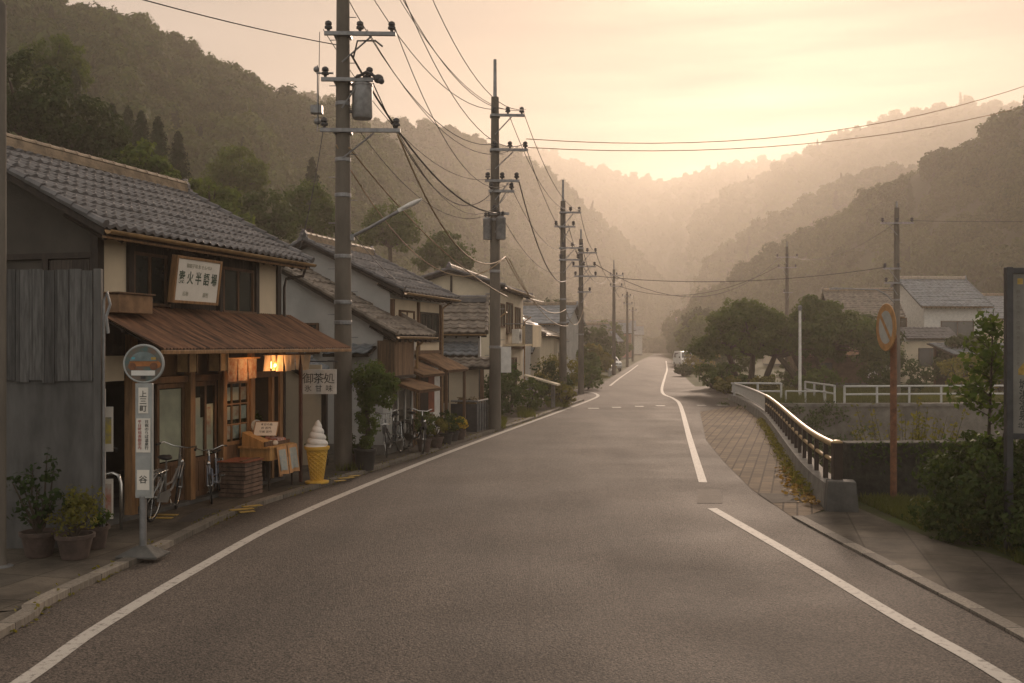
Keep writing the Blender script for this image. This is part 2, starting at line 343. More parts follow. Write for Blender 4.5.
t.links.new(src, mu.inputs['Color1']); t.links.new(mw_.outputs[0], mu.inputs['Color2']); t.links.new(mu.outputs[0], p.inputs['Base Color'])
def xat(poly, Y):
    for a, b in zip(poly, poly[1:]):
        if (a.y <= Y <= b.y) or (b.y <= Y <= a.y): return a.x + (b.x - a.x) * ((Y - a.y) / ((b.y - a.y) or 1e-9))
    return poly[0].x if Y < poly[0].y else poly[-1].x
left_all = lk + fl; right_all = rk + rl[1:] + fr
Ys = list(np.concatenate([np.arange(-12, 60, .8), np.arange(60, 300, 4)]))
mb = MB(); vs = []; fs = []
for Y in Ys: vs += [(xat(left_all, Y), Y, .008), (xat(right_all, Y), Y, .008)]
for i in range(len(Ys) - 1): fs.append((2 * i, 2 * i + 1, 2 * i + 3, 2 * i + 2))
mb.add(vs, fs); tag(mb.build('road', m_asph), kind='structure')
tag(sheet('side_road', [(-45, 46), (4.6, 45.2), (5.6, 58), (-45, 61)], .004, m_asph), kind='structure')
tag(sheet('side_road', [(9.4, 46.5), (60, 51), (60, 58), (10.4, 60)], .004, m_asph), kind='structure')
# painted lines
LW = .15
Lline = cat([Vector((-3.72, -10, 0)), Vector((-3.7, -4, 0)), Vector((-3.68, 1, 0)), Vector((-3.66, 4.6, 0)), G2(22, 683), G2(100, 628), G2(200, 568), G2(290, 519), G2(395, 474), G2(480, 441), G2(570, 408), G2(592, 399.5), G2(598, 396), G2(594, 393.2), G2(584, 391.5)])
tag(ribbon('road_line', Lline, LW, .013, m_linepaint), kind='structure')
tag(ribbon('road_line', cat([Vector((3.7, -10, 0)), Vector((3.7, -4, 0)), Vector((3.68, 1, 0)), Vector((3.67, 4.6, 0)), G2(1010, 683), G2(900, 620), G2(800, 560), G2(712, 509)]), LW, .013, m_linepaint), kind='structure')
tag(ribbon('road_line', cat([G2(703, 483), G2(690, 440), G2(680, 405), G2(673, 398.5), G2(662, 391.5), G2(665, 377), G2(667, 369), G2(666, 361)]), LW, .013, m_linepaint), kind='structure')
tag(ribbon('road_line', cat([G2(610, 386), G2(620, 378), G2(630, 371), G2(638, 365)]), LW, .013, m_linepaint), kind='structure')
dash = MB()
for x0, x1, y in ((588, 599, 408.6), (612, 621, 407.6), (635, 643.5, 406.6), (656, 665, 406), (697, 706, 405.6), (717, 727, 405.4)):
    a, b = G2(x0, y), G2(x1, y); dash.add([(a.x, a.y - .22, .013), (b.x, b.y - .22, .013), (b.x, b.y + .22, .013), (a.x, a.y + .22, .013)], [(0, 1, 2, 3)])
tag(dash.build('crossing_dashes', m_linepaint), kind='structure')
m_patch = mat('pale_patch', (.07, .055, .042), .85, .25, 6, .3, 60)
tag(sheet('road_patch', [G2(697, 504), G2(722, 504), G2(720, 490), G2(698, 490)], .012, m_patch), kind='structure')
m_seam = mat('road_seam', (.045, .036, .030), .85, .3, 10)
tag(ribbon('road_seam', cat([G2(530, 700), G2(527, 660), G2(531, 560), G2(540, 507), G2(560, 474), G2(585, 452), G2(600, 430)]), .014, .0105, m_seam), kind='structure')
m_asph2 = mat('newer_asphalt', (.036, .033, .030), .7, .3, 2, .4, 75)
# left pavement: slabs, then the kerb stones
m_slab = mat('pavement_slab', (.082, .07, .056), .9, .42, 1.4, .6, 30, spec=.15, detail=8)
t = m_slab.node_tree; p = t.nodes['Principled BSDF']; tc = nd(t, 'ShaderNodeTexCoord'); mp = nd(t, 'ShaderNodeMapping'); mp.inputs['Rotation'].default_value = (0, 0, R(14))
br = nd(t, 'ShaderNodeTexBrick', offset=0.0); br.inputs['Scale'].default_value = 1.0; br.inputs['Brick Width'].default_value = .62; br.inputs['Row Height'].default_value = .9; br.inputs['Mortar Size'].default_value = .012
br.inputs['Color1'].default_value = (1.0, .98, .95, 1); br.inputs['Color2'].default_value = (.80, .80, .80, 1); br.inputs['Mortar'].default_value = (.5, .5, .46, 1)
t.links.new(tc.outputs['Object'], mp.inputs[0]); t.links.new(mp.outputs[0], br.inputs['Vector'])
src = p.inputs['Base Color'].links[0].from_socket; mu = nd(t, 'ShaderNodeMixRGB', blend_type='MULTIPLY'); mu.inputs['Fac'].default_value = 1
t.links.new(src, mu.inputs['Color1']); t.links.new(br.outputs['Color'], mu.inputs['Color2']); t.links.new(mu.outputs[0], p.inputs['Base Color'])
m_kerb = boards_mat('kerb_stone', (.15, .13, .105), .62, 'Y', .3, .85, .025)
def offset(pts, d):
    o = []
    for i, p in enumerate(pts):
        t = pts[min(i + 1, len(pts) - 1)] - pts[max(i - 1, 0)]; t.z = 0; t.normalize(); o.append(Vector((p.x - t.y * d, p.y + t.x * d, 0)))
    return o
def solid_strip(name, a, b, z0, z1, m, bevel=0):
    mb = MB(); vs = []; n = len(a)
    for p, q in zip(a, b): vs += [(p.x, p.y, z0), (p.x, p.y, z1), (q.x, q.y, z1), (q.x, q.y, z0)]
    fs = []
    for i in range(n - 1):
        for k in range(3): fs.append((4 * i + k, 4 * i + k + 1, 4 * i + 5 + k, 4 * i + 4 + k))
    fs += [(0, 1, 2, 3), (4 * n - 1, 4 * n - 2, 4 * n - 3, 4 * n - 4)]
    mb.add(vs, fs); return tag(mb.build(name, m, bevel=bevel), kind='structure')
solid_strip('kerb', lk, offset(lk, .16), -.02, .075, m_kerb)
solid_strip('pavement', offset(lk, .163), offset(lk, 3.4), -.02, .055, m_slab)
solid_strip('kerb', rk, offset(rk, -.16), -.02, .034, m_kerb)
n = len(rk); ge = cat(GRASS_EDGE, 8); ge = [ge[round(i * (len(ge) - 1) / (n - 1))] for i in range(n)]
solid_strip('pavement', offset(rk, -.163), ge, -.02, .028, m_slab)
tag(sheet('dark_paving_patch', [G2(176, 526), G2(203, 526), G2(226, 513.5), G2(200, 512)], .060, m_asph2), kind='structure')
py_lt = lambda x: x < 200
ym = MB()
for cx, cy_, w, h, q in ((242, 514.5, .34, .12, .2), (252, 511, .30, .10, .25), (247, 517, .22, .1, .2), (155, 522, .5, .1, -.5), (166, 519, .35, .09, -.5), (346, 482, .3, .12, .2), (354, 480, .22, .1, .2), (340, 485, .2, .1, .2)):
    g = G2(cx, cy_); ym.cbox((g.x, g.y, .062 if py_lt(cx) else .078), w, h, .008, rz=q + .4)
tag(ym.build('tactile_paving', m_yellow), kind='structure')
# block paving on the bridge side
m_pav = mat('block_paving', (.16, .12, .08), .9, .35, 1.0, .6, 30, spec=.12)
t = m_pav.node_tree; p = t.nodes['Principled BSDF']; tc = nd(t, 'ShaderNodeTexCoord'); mp = nd(t, 'ShaderNodeMapping'); mp.inputs['Rotation'].default_value = (0, 0, R(-74))
br = nd(t, 'ShaderNodeTexBrick'); br.inputs['Scale'].default_value = 1.0; br.inputs['Brick Width'].default_value = .42; br.inputs['Row Height'].default_value = .21; br.inputs['Mortar Size'].default_value = .016
br.inputs['Color1'].default_value = (1.05, 1.03, 1, 1); br.inputs['Color2'].default_value = (.72, .72, .74, 1); br.inputs['Mortar'].default_value = (.25, .24, .22, 1)
t.links.new(tc.outputs['Object'], mp.inputs[0]); t.links.new(mp.outputs[0], br.inputs['Vector'])
src = p.inputs['Base Color'].links[0].from_socket; mu = nd(t, 'ShaderNodeMixRGB', blend_type='MULTIPLY'); mu.inputs['Fac'].default_value = 1
t.links.new(src, mu.inputs['Color1']); t.links.new(br.outputs['Color'], mu.inputs['Color2']); t.links.new(mu.outputs[0], p.inputs['Base Color'])
tag(sheet('block_paving', [G2(797, 521), G2(824, 510), G2(797, 479.5), G2(763, 424), G2(741, 405.5), G2(700, 412), G2(706, 440), G2(724, 462), G2(752, 490)], .013, m_pav), kind='structure')
tag(sheet('concrete_strip', [G2(757, 494), G2(772, 504), G2(806, 503), G2(803, 495)], .019, m_slab), kind='structure')
# river bed and water below the bridge
tag(sheet('river_bed', [(5, 16), (9, 42.5), (36, 44), (36, 17)], -2.6, m_earth), kind='structure')
m_water = mat('water', (.02, .022, .016), .12, .3, 2, .4, 6, spec=.6)
tag(sheet('water', [(6.5, 21), (9.2, 36), (36, 38), (36, 22)], -2.4, m_water), kind='structure')

# ------------------------------------------------------------------ hills with forest
protos = bpy.data.collections.new('crowns')
def crown_proto(seed, conifer=False):
    global nprng
    if conifer:
        k = 900; h = nprng.uniform(0, 1, k); a = nprng.uniform(0, 6.283, k); rr = (1 - h) * .62 * nprng.uniform(.55, 1.1, k) * (.75 + .25 * np.sin(h * 38)) + .03
        C = np.stack([rr * np.cos(a), rr * np.sin(a), h * 3.0 - .9], 1); N = np.stack([np.cos(a), np.sin(a), np.full(k, .5)], 1) + nprng.normal(size=(k, 3)) * .4
        V = leaf_quads(C, N, .13)
    else:
        V1, lc = clumps((0, 0, 0), (.82, .82, .72), 34, 30, .34, .125)
        V2, _ = clumps((0, 0, -.15), (.6, .6, .55), 8, 30, .4, .16); V = np.concatenate([V1, V2])
    ob = mesh_quads('crown', V, l_conifer if conifer else l_hill); COL.objects.unlink(ob); protos.objects.link(ob); return ob
for i in range(6): crown_proto(i)
crown_proto(9, True)
def forest_nodes():
    ng = bpy.data.node_groups.new('forest', 'GeometryNodeTree')
    ng.interface.new_socket('Geometry', in_out='INPUT', socket_type='NodeSocketGeometry'); ng.interface.new_socket('Geometry', in_out='OUTPUT', socket_type='NodeSocketGeometry')
    gi = ng.nodes.new('NodeGroupInput'); go = ng.nodes.new('NodeGroupOutput')
    ci = ng.nodes.new('GeometryNodeCollectionInfo'); ci.inputs['Collection'].default_value = protos; ci.inputs['Separate Children'].default_value = True; ci.inputs['Reset Children'].default_value = True
    ip = ng.nodes.new('GeometryNodeInstanceOnPoints'); ip.inputs['Pick Instance'].default_value = True
    def attr(nm, ty):
        a = ng.nodes.new('GeometryNodeInputNamedAttribute'); a.data_type = ty; a.inputs['Name'].default_value = nm; return a.outputs['Attribute']
    l = ng.links.new
    l(gi.outputs[0], ip.inputs['Points']); l(ci.outputs[0], ip.inputs['Instance']); l(attr('idx', 'INT'), ip.inputs['Instance Index'])
    l(attr('rot', 'FLOAT_VECTOR'), ip.inputs['Rotation']); l(attr('scl', 'FLOAT_VECTOR'), ip.inputs['Scale']); l(ip.outputs[0], go.inputs[0])
    return ng
FOREST = forest_nodes()
def forest(name, pts, scl, idx):
    me = bpy.data.meshes.new(name); n = len(pts); me.vertices.add(n); me.vertices.foreach_set('co', np.asarray(pts, np.float32).ravel())
    a = me.attributes.new('idx', 'INT', 'POINT'); a.data.foreach_set('value', np.asarray(idx, np.int32))
    r = np.zeros((n, 3), np.float32); r[:, 2] = nprng.uniform(0, 6.28, n); r[:, :2] = nprng.normal(size=(n, 2)) * .12
    a = me.attributes.new('rot', 'FLOAT_VECTOR', 'POINT'); a.data.foreach_set('vector', r.ravel())
    a = me.attributes.new('scl', 'FLOAT_VECTOR', 'POINT'); a.data.foreach_set('vector', np.asarray(scl, np.float32).ravel())
    o = bpy.data.objects.new(name, me); COL.objects.link(o); md = o.modifiers.new('forest', 'NODES'); md.node_group = FOREST
    return o
m_hillsoil = mat('hill_soil', (.035, .042, .018), .95, .4, .1)
def hill(name, fname, flabel, sky_px, yridge, ybase, crown, dens, conif=.03, depth=70, spur=.06, seed=0, power=1.05):
    """a ridge with its skyline through sky_px, its foot at depth ybase (functions of px); forest over its near slope and crest"""
    px0, px1 = sky_px[0][0], sky_px[-1][0]; nx = max(24, int((px1 - px0) / 7)); nt_ = 22
    xs = np.linspace(px0, px1, nx); ysk = np.interp(xs, [p[0] for p in sky_px], [p[1] for p in sky_px])
    def hp(i, tt):
        px = xs[i]; Yr = yridge(px); Yb = ybase(px); q = (px - 512) / FPX
        zr = CH - (ysk[i] - HZ) / FPX * Yr - crown * 1.0
        if tt <= 1:
            Y = Yb + (Yr - Yb) * tt; z = zr * tt ** power
            s = mnoise.noise(Vector((px * .011, tt * .9, seed))) * 1.6 + mnoise.noise(Vector((px * .03, tt * 2.2, seed + 5))) * .7
            w = math.sin(math.pi * min(tt, 1)); Y += s * spur * (Yr - Yb) * w; z += mnoise.noise(Vector((px * .02, tt * 3, seed + 9))) * zr * .05 * w
        else: Y = Yr + depth * (tt - 1); z = zr * (1 - (tt - 1) * .9)
        return Vector((q * Y, Y, max(z, -.4) if tt > 0 else -.4))
    ts = list(np.linspace(0, 1, nt_)) + [1.15, 1.5, 2.1]
    mb = MB(); vs = [hp(i, tt) for i in range(nx) for tt in ts]; m = len(ts)
    mb.add(vs, [(i * m + j, (i + 1) * m + j, (i + 1) * m + j + 1, i * m + j + 1) for i in range(nx - 1) for j in range(m - 1)])
    tag(mb.build(name, m_hillsoil, smooth='all'), kind='structure')
    pts = []; scl = []; idx = []
    for i in range(nx - 1):
        for j in range(nt_ + 0):
            a, b, c, d = vs[i * m + j], vs[(i + 1) * m + j], vs[(i + 1) * m + j + 1], vs[i * m + j + 1]
            area = (b - a).cross(d - a).length; k = area * dens; k = int(k) + (rng.random() < k - int(k))
            for _ in range(k):
                u, v = rng.random(), rng.random(); p = a.lerp(b, u).lerp(d.lerp(c, u), v)
                s = crown / 2 * rng.choice((.5, .7, .85, 1, 1, 1.2, 1.6)) * rng.uniform(.85, 1.15)
                con = rng.random() < conif * (2.2 if mnoise.noise(p * .03) > .1 else .3)
                pts.append((p.x, p.y, p.z + s * (.55 if not con else .5))); scl.append((s * (.8 if con else 1), s * (.8 if con else 1), s * rng.uniform(.85, 1.25) * (.62 if con else 1))); idx.append(6 if con else rng.randrange(6))
    f = forest(fname, pts, scl, idx); tag(f, flabel, 'forest', kind='stuff'); return len(pts)
NT = 0
NT += hill('hill', 'forest', 'dense mixed forest covering the near hillside above the left houses',
     [(-420, -70), (-200, -55), (-60, -40), (60, -14), (128, 0), (160, 18), (200, 42), (240, 60), (275, 76), (303, 88), (330, 97), (380, 128), (430, 168), (480, 215), (530, 262), (575, 300), (600, 325)],
     lambda px: 140 + max(0, px) * .13 + max(0, px - 350) * .65, lambda px: 56 + max(px, 0) * .11 + max(0, px - 350) * .55, 4.0, .11, seed=1)
NT += hill('hill', 'forest', 'forest on the second hillside behind the middle utility poles',
     [(150, 60), (250, 78), (330, 96), (380, 110), (430, 119), (480, 130), (515, 147), (540, 164), (570, 186), (595, 207), (620, 231), (643, 255), (665, 280), (685, 305), (700, 328)],
     lambda px: 320 + max(0, px - 330) * .6 + max(0, px - 450) * .6, lambda px: 190 + max(0, px - 300) * .35 + max(0, px - 450) * .55, 4.4, .06, seed=2)
NT += hill('hill', 'forest', 'faint forest on the far ridge closing the valley',
     [(430, 150), (520, 145), (545, 146), (575, 155), (610, 166), (640, 172), (665, 174), (700, 165), (735, 157), (765, 155), (800, 150), (840, 150), (900, 160)],
     lambda px: 980, lambda px: 720, 7.0, .022, seed=3)
NT += hill('hill', 'forest', 'hazy forest on the tall ridge behind the right hillside',
     [(690, 215), (720, 190), (750, 172), (780, 158), (800, 149), (818, 137), (845, 124), (868, 118), (890, 110), (915, 104), (945, 98), (1000, 97), (1060, 100), (1200, 95)],
     lambda px: 700, lambda px: 520, 6.0, .032, seed=4)
NT += hill('hill', 'forest', 'forest on the middle spur between the far ridge and the right hillside',
     [(676, 318), (692, 290), (705, 262), (722, 240), (750, 222), (780, 205), (810, 188), (840, 172), (870, 163), (900, 158), (960, 150), (1060, 140)],
     lambda px: 440 - (px - 655) * .2, lambda px: 340 - (px - 655) * .18, 4.8, .06, seed=5)
NT += hill('hill', 'forest', 'dark leafy forest on the right hillside above the white house',
     [(672, 318), (700, 290), (730, 268), (760, 246), (790, 233), (820, 222), (845, 197), (870, 178), (900, 162), (930, 146), (960, 130), (990, 114), (1024, 90), (1100, 50), (1250, 0), (1400, -40)],
     lambda px: 260 - (px - 672) * .24, lambda px: 195 - (px - 672) * .20, 4.2, .09, seed=6)
pts = []; scl = []; idx = []
for _ in range(1500):
    y = rng.uniform(290, 520); x = rng.uniform(-.02, .24) * y + rng.uniform(-6, 6)
    if abs(x - 42) < 5 and y < 298: continue
    s = rng.uniform(1.6, 3.0); pts.append((x, y, s * rng.uniform(.6, 1.3))); scl.append((s, s, s * rng.uniform(.9, 1.3))); idx.append(rng.randrange(6))
tag(forest('forest', pts, scl, idx), 'hazy wood on the valley floor beyond the end of road', 'forest', kind='stuff')
# ------------------------------------------------------------------ haze
hz = MB(); hz.box(-430, 430, -60, 1150, -4, HAZE_TOP)
m = bpy.data.materials.new('haze'); m.use_nodes = True; t = m.node_tree; t.nodes.clear()
o_ = nd(t, 'ShaderNodeOutputMaterial'); pv = nd(t, 'ShaderNodeVolumePrincipled')
pv.inputs['Color'].default_value = (.89, .82, .74, 1); pv.inputs['Density'].default_value = HAZE_DENSITY; pv.inputs['Anisotropy'].default_value = HAZE_G
t.links.new(pv.outputs[0], o_.inputs['Volume'])
try: m.cycles.homogeneous_volume = True
except Exception: pass
tag(hz.build('haze', m), kind='stuff')
# ------------------------------------------------------------------ building helpers
def text_part(s, name, m, parent, mtx, size, depth=.002, align='CENTER', wx=1.0, bold=.012):
    cu = bpy.data.curves.new('writing', 'FONT'); cu.body = s; cu.size = size; cu.extrude = depth; cu.align_x = align; cu.align_y = 'CENTER'; cu.offset = bold * size
    ob = bpy.data.objects.new('writing', cu); COL.objects.link(ob); dg = bpy.context.evaluated_depsgraph_get()
    me = bpy.data.meshes.new_from_object(ob.evaluated_get(dg)); bpy.data.objects.remove(ob)
    o = bpy.data.objects.new(name, me); COL.objects.link(o); me.materials.clear(); me.materials.append(m)
    o.parent = parent; o.matrix_local = mtx @ Matrix.Diagonal((wx, 1, 1, 1)); return o
FACE = Matrix(((1, 0, 0, 0), (0, 0, -1, 0), (0, 1, 0, 0), (0, 0, 0, 1)))          # text plane -> facing local -y, upright
def tile_surface(mb, L, S, origin, U, D, N, cw=.27, rh=.25, amp=.028, step=.03, nu=6):
    """pan tiles laid over a slope: waves across U, stepped courses down D"""
    origin, U, D, N = map(Vector, (origin, U, D, N)); nc = max(1, round(L / cw)); cw = L / nc; nr = max(1, round(S / rh)); rh = S / nr
    us = [i * cw / nu for i in range(nc * nu + 1)]; ss = []
    for k in range(nr): ss += [(k * rh, 0.0), (k * rh + rh * .93, .93), (k * rh + rh * .999, 1.0)]
    vs = []
    for s, f in ss:
        for u in us:
            ph = (u / cw) % 1; h = amp * (max(0, math.cos(2 * math.pi * ph)) ** .7 * 1.0 + .35 * min(0, math.cos(2 * math.pi * ph)))
            hj = step * f if f < 1 else -.004
            col = int(u / cw + .5); hj += .010 * math.sin(col * 12.9 + int(s / rh + .001) * 78.2)
            vs.append(origin + U * u + D * s + N * (h + hj + .012))
    w = len(us); mb.add(vs, [(i * w + j, i * w + j + 1, (i + 1) * w + j + 1, (i + 1) * w + j) for i in range(len(ss) - 1) for j in range(w - 1)])
def ridge_stack(mb, a, b, w=.22, layers=3, h=.05):
    """stacked ridge courses with a row of half round caps"""
    a, b = Vector(a), Vector(b); d = (b - a); L_ = d.length; d.normalize(); s = Vector((-d.y, d.x, 0)); z = Vector((0, 0, 1))
    for k in range(layers):
        ww = w * (1 - .12 * k) / 2; p0 = a + z * (k * h - .02); mb.prism([p0 - s * ww, p0 + s * ww, p0 + s * ww + z * (h * .8), p0 - s * ww + z * (h * .8)], d * L_)
        mb.prism([p0 - s * ww * .85, p0 + s * ww * .85, p0 + s * ww * .85 + z * h, p0 - s * ww * .85 + z * h], d * (L_ - .004))
    n = max(2, round(L_ / .3)); top = z * (layers * h - .01)
    for i in range(n):
        p0 = a + d * (L_ * i / n) + top; p1 = a + d * (L_ * (i + 1.06) / n) + top
        pts = [p0 + s * (math.cos(q) * w * .36) + z * (math.sin(q) * w * .30) for q in [math.pi * k / 6 for k in range(7)]]
        if i == n - 1: p1 = b + top
        mb.prism(pts, (p1 - p0)); q0 = p1 - d * .05
        mb.prism([q0 + s * (math.cos(q) * w * .40) + z * (math.sin(q) * w * .34) for q in [math.pi * k / 6 for k in range(7)]], d * .04)
def ridge_end(mb, p, d, w=.25):
    """demon-tile style ridge end: a shouldered plate with a round boss and an upswept cap"""
    p = Vector(p); d = Vector(d).normalized(); s = Vector((-d.y, d.x, 0)); z = Vector((0, 0, 1))
    prof = [(-.62, -.15), (-.55, .25), (-.38, .3), (-.36, .62), (-.2, .85), (0, .98), (.2, .85), (.36, .62), (.38, .3), (.55, .25), (.62, -.15), (0, .05)]
    mb.prism([p + s * x * w + z * y * w for x, y in prof], d * w * .35)
    M0 = mb.M; mb.ball(p + z * w * .5 + d * w * .38, w * .2); mb.M = M0
    mb.tube([p + z * w * .8 - d * w * .1, p + z * w * .95 + d * w * .25, p + z * w * 1.02 + d * w * .42], [w * .2, w * .17, w * .11], 8)
def roof_parts(parent, L, D, ze, zr, ov, og, yr, tile, ridge_mat, cw=.27, rh=.25, back=True, ridge=True, fascia=None, nu=6, gutter=True, amp=.028):
    """tiled gable (or single slope) roof over x -og..L+og; eave edge at y=-ov,z=ze, ridge at y=yr,z=zr"""
    fascia = fascia or m_wood_dark; U = Vector((1, 0, 0)); run = yr + ov; S = math.hypot(run, zr - ze)
    D1 = Vector((0, -run, -(zr - ze))) / S; N1 = Vector((0, -(zr - ze), run)) / S; LT = L + 2 * og
    mb = MB(); tile_surface(mb, LT, S, (-og, yr, zr), U, D1, N1, cw, rh, nu=nu, amp=amp)
    slope = (zr - ze) / run; yb = D + ov; zb = zr - slope * (yb - yr)
    if back:
        run2 = yb - yr; S2 = math.hypot(run2, zr - zb); D2 = Vector((0, run2, -(zr - zb))) / S2; N2 = Vector((0, (zr - zb), run2)) / S2
        tile_surface(mb, LT, S2, (L + og, yr, zr), -U, D2, N2, cw, rh, nu=3, amp=amp)
    # verge tiles: a row of rounded edge caps down each gable end
    for x in (-og, L + og):
        n = max(2, round(S / .28))
        for i in range(n):
            a = Vector((x, yr, zr)) + D1 * (S * i / n) + N1 * .035; b = Vector((x, yr, zr)) + D1 * (S * (i + 1.0) / n) + N1 * .05
            mb.tube([a, b], [.052, .062], 7)
        if back:
            n = max(2, round(S2 / .28))
            for i in range(n):
                a = Vector((x, yr, zr)) + D2 * (S2 * i / n) + N2 * .035; b = Vector((x, yr, zr)) + D2 * (S2 * (i + 1.0) / n) + N2 * .05
                mb.tube([a, b], [.052, .062], 7)
    rf = mb.build('roof', tile, parent, smooth=True)
    ub = MB(); th = .09
    prof = [(-ov + .03, ze - .012), (yr, zr - .012)] + ([(yb - .03, zb - .012)] if back else [])
    low = [(y, z - th) for y, z in reversed(prof)]
    ub.prism([(-og + .02, y, z) for y, z in prof + low], (LT - .04, 0, 0)); ub.build('eave_boards', fascia, rf)
    rt = MB(); k = 0
    while -og + .1 + k * .34 < L + og - .05:                     # rafter ends under the front eave
        x = -og + .1 + k * .34; a = Vector((x, -ov + .06, ze - th - .045)); b = Vector((x, .25, ze - th - .045 + slope * (ov + .19))); rt.tube([a, b], .032, 4); k += 1
    rt.build('rafters', fascia, rf)
    if gutter:
        g = MB(); pts = [(0, -ov - .05 + .05 * math.cos(q), ze - .035 + .05 * math.sin(q)) for q in [math.pi + math.pi * k / 6 for k in range(7)]]
        pts2 = [(0, -ov - .05 + .043 * math.cos(q), ze - .03 + .043 * math.sin(q)) for q in [math.pi + math.pi * k / 6 for k in range(7)]][::-1]
        M0 = g.M; g.M = Matrix.Translation((-og, 0, 0)); g.prism(pts + pts2, (LT, 0, 0)); g.build('gutter', m_gutter, rf)
    if ridge:
        rg = MB(); ridge_stack(rg, (-og, yr, zr + .02), (L + og, yr, zr + .02)); r = rg.build('ridge', ridge_mat, rf)
        e = MB(); ridge_end(e, (-og + .02, yr, zr), (-1, 0, 0)); e.build('ridge_end', tile, rf); e = MB(); ridge_end(e, (L + og - .02, yr, zr), (1, 0, 0)); e.build('ridge_end', tile, rf)
    return rf, slope
m_gutter = mat('copper_gutter', (.26, .165, .075), .45, .3, 6, metal=.3)
def wall_gable(parent, L, D, ze, zr, ov, yr, m, slope, name='wall', z0=0.0):
    top = lambda y: zr - slope * abs(y - yr) - .115
    mb = MB(); mb.prism([(0, 0, z0), (0, 0, top(0)), (0, yr, top(yr)), (0, D, top(D)), (0, D, z0)], (L, 0, 0)); return mb.build(name, m, parent)
FRONT = Matrix()                                                             # x along facade, -y outwards
def GABLE(): return Matrix(((0, -0.0, 0, 0), (0, 0, 0, 0), (0, 0, 1, 0), (0, 0, 0, 1)))
GABLE_M = Matrix(((0, 1, 0, 0), (-1, 0, 0, 0), (0, 0, 1, 0), (0, 0, 0, 1)))   # facade on the x=0 end: along -> -y ... from the back to the front
def window(parent, x0, x1, z0, z1, panes=2, M=None, fm=None, gm=None, off=.0, fw=.045, bars=0, depth=.06):
    """framed sliding window standing proud of a wall face (local face at y=-off)"""
    M = M or Matrix(); fm = fm or m_wood_dark; gm = gm or m_glassdark
    f = MB(); f.M = M; y0, y1 = -off - depth, -off + .005
    f.box(x0, x0 + fw, y0, y1, z0, z1); f.box(x1 - fw, x1, y0, y1, z0, z1)
    f.box(x0 + fw, x1 - fw, y0, y1, z1 - fw, z1); f.box(x0 - .03, x1 + .03, y0 - .03, y1, z0 - fw, z0)
    for k in range(1, panes):
        x = x0 + (x1 - x0) * k / panes; f.box(x - fw * .45, x + fw * .45, y0 + .012, y1, z0, z1 - fw)
    for k in range(1, bars + 1):
        z = z0 + (z1 - z0) * k / (bars + 1); f.box(x0 + fw, x1 - fw, y0 + .02, y1, z - .012, z + .012)
    w = f.build('window', fm, parent); g = MB(); g.M = M
    for k in range(panes):
        a = x0 + (x1 - x0) * k / panes + fw * .5; b = x0 + (x1 - x0) * (k + 1) / panes - fw * .5
        g.box(a, b, y0 + .035, y0 + .041, z0, z1 - fw)
    g.build('pane', gm, w); return w
def posts(parent, spec, m, name='post'):
    for x, y, w, z0, z1 in spec:
        MB().box(x - w / 2, x + w / 2, y - w / 2, y + w / 2, z0, z1).build(name, m, parent, bevel=.006)

# ------------------------------------------------------------------ the sweet shop on the left
SA = math.atan2(3.95, 1.1)
shop = thing('wooden_shop', 'old two storey wooden shop with tiled roof and rusty awning over its open front', 'shop', (-5.58, 13.37, .05), SA)
SL, SD = 4.95, 4.6
rf, sl = roof_parts(shop, SL, SD, 3.97, 5.38, .45, .42, 2.25, m_tile, m_ridge, cw=.2, rh=.18, amp=.03)
MB().box(-.35, SL + .35, -.42, -.36, 3.84, 3.9).build('eave_batten', m_wood_warm, rf)
top = lambda y: 5.38 - sl * abs(y - 2.25) - .115
# upper storey front: plaster panels, dark boards, two windows
def wpart(name, boxes, m, parent=shop, bevel=0):
    mb = MB()
    for b in boxes: mb.box(*b)
    return mb.build(name, m, parent, bevel=bevel)
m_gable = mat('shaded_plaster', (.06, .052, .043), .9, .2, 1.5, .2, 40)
zt = top(0) + .02
wpart('plaster_panel', [(.08, .62, 0, .1, 2.98, zt)], m_plaster); wpart('plaster_panel', [(4.16, 4.86, 0, .1, 2.98, zt)], m_plaster)
wpart('dark_boards', [(.72, 4.08, .03, .1, 2.98, zt)], boards_mat('dark_boards', (.035, .025, .018), .22, 'X'))
posts(shop, [(.03, .02, .13, 0, zt), (.67, .0, .11, 2.9, zt), (4.12, .0, .11, 2.9, zt), (4.91, .02, .13, 0, zt), (1.62, -.005, .09, 2.9, zt), (2.98, -.005, .09, 2.9, zt)], m_wood_dark)
wpart('sill_beam', [(0, SL, -.06, .08, 2.86, 2.975)], m_wood, bevel=.008)
window(shop, .74, 1.55, 3.06, 3.78, 2, fm=m_wood, off=-.03); window(shop, 3.06, 4.04, 3.02, 3.74, 2, fm=m_wood, off=-.03)
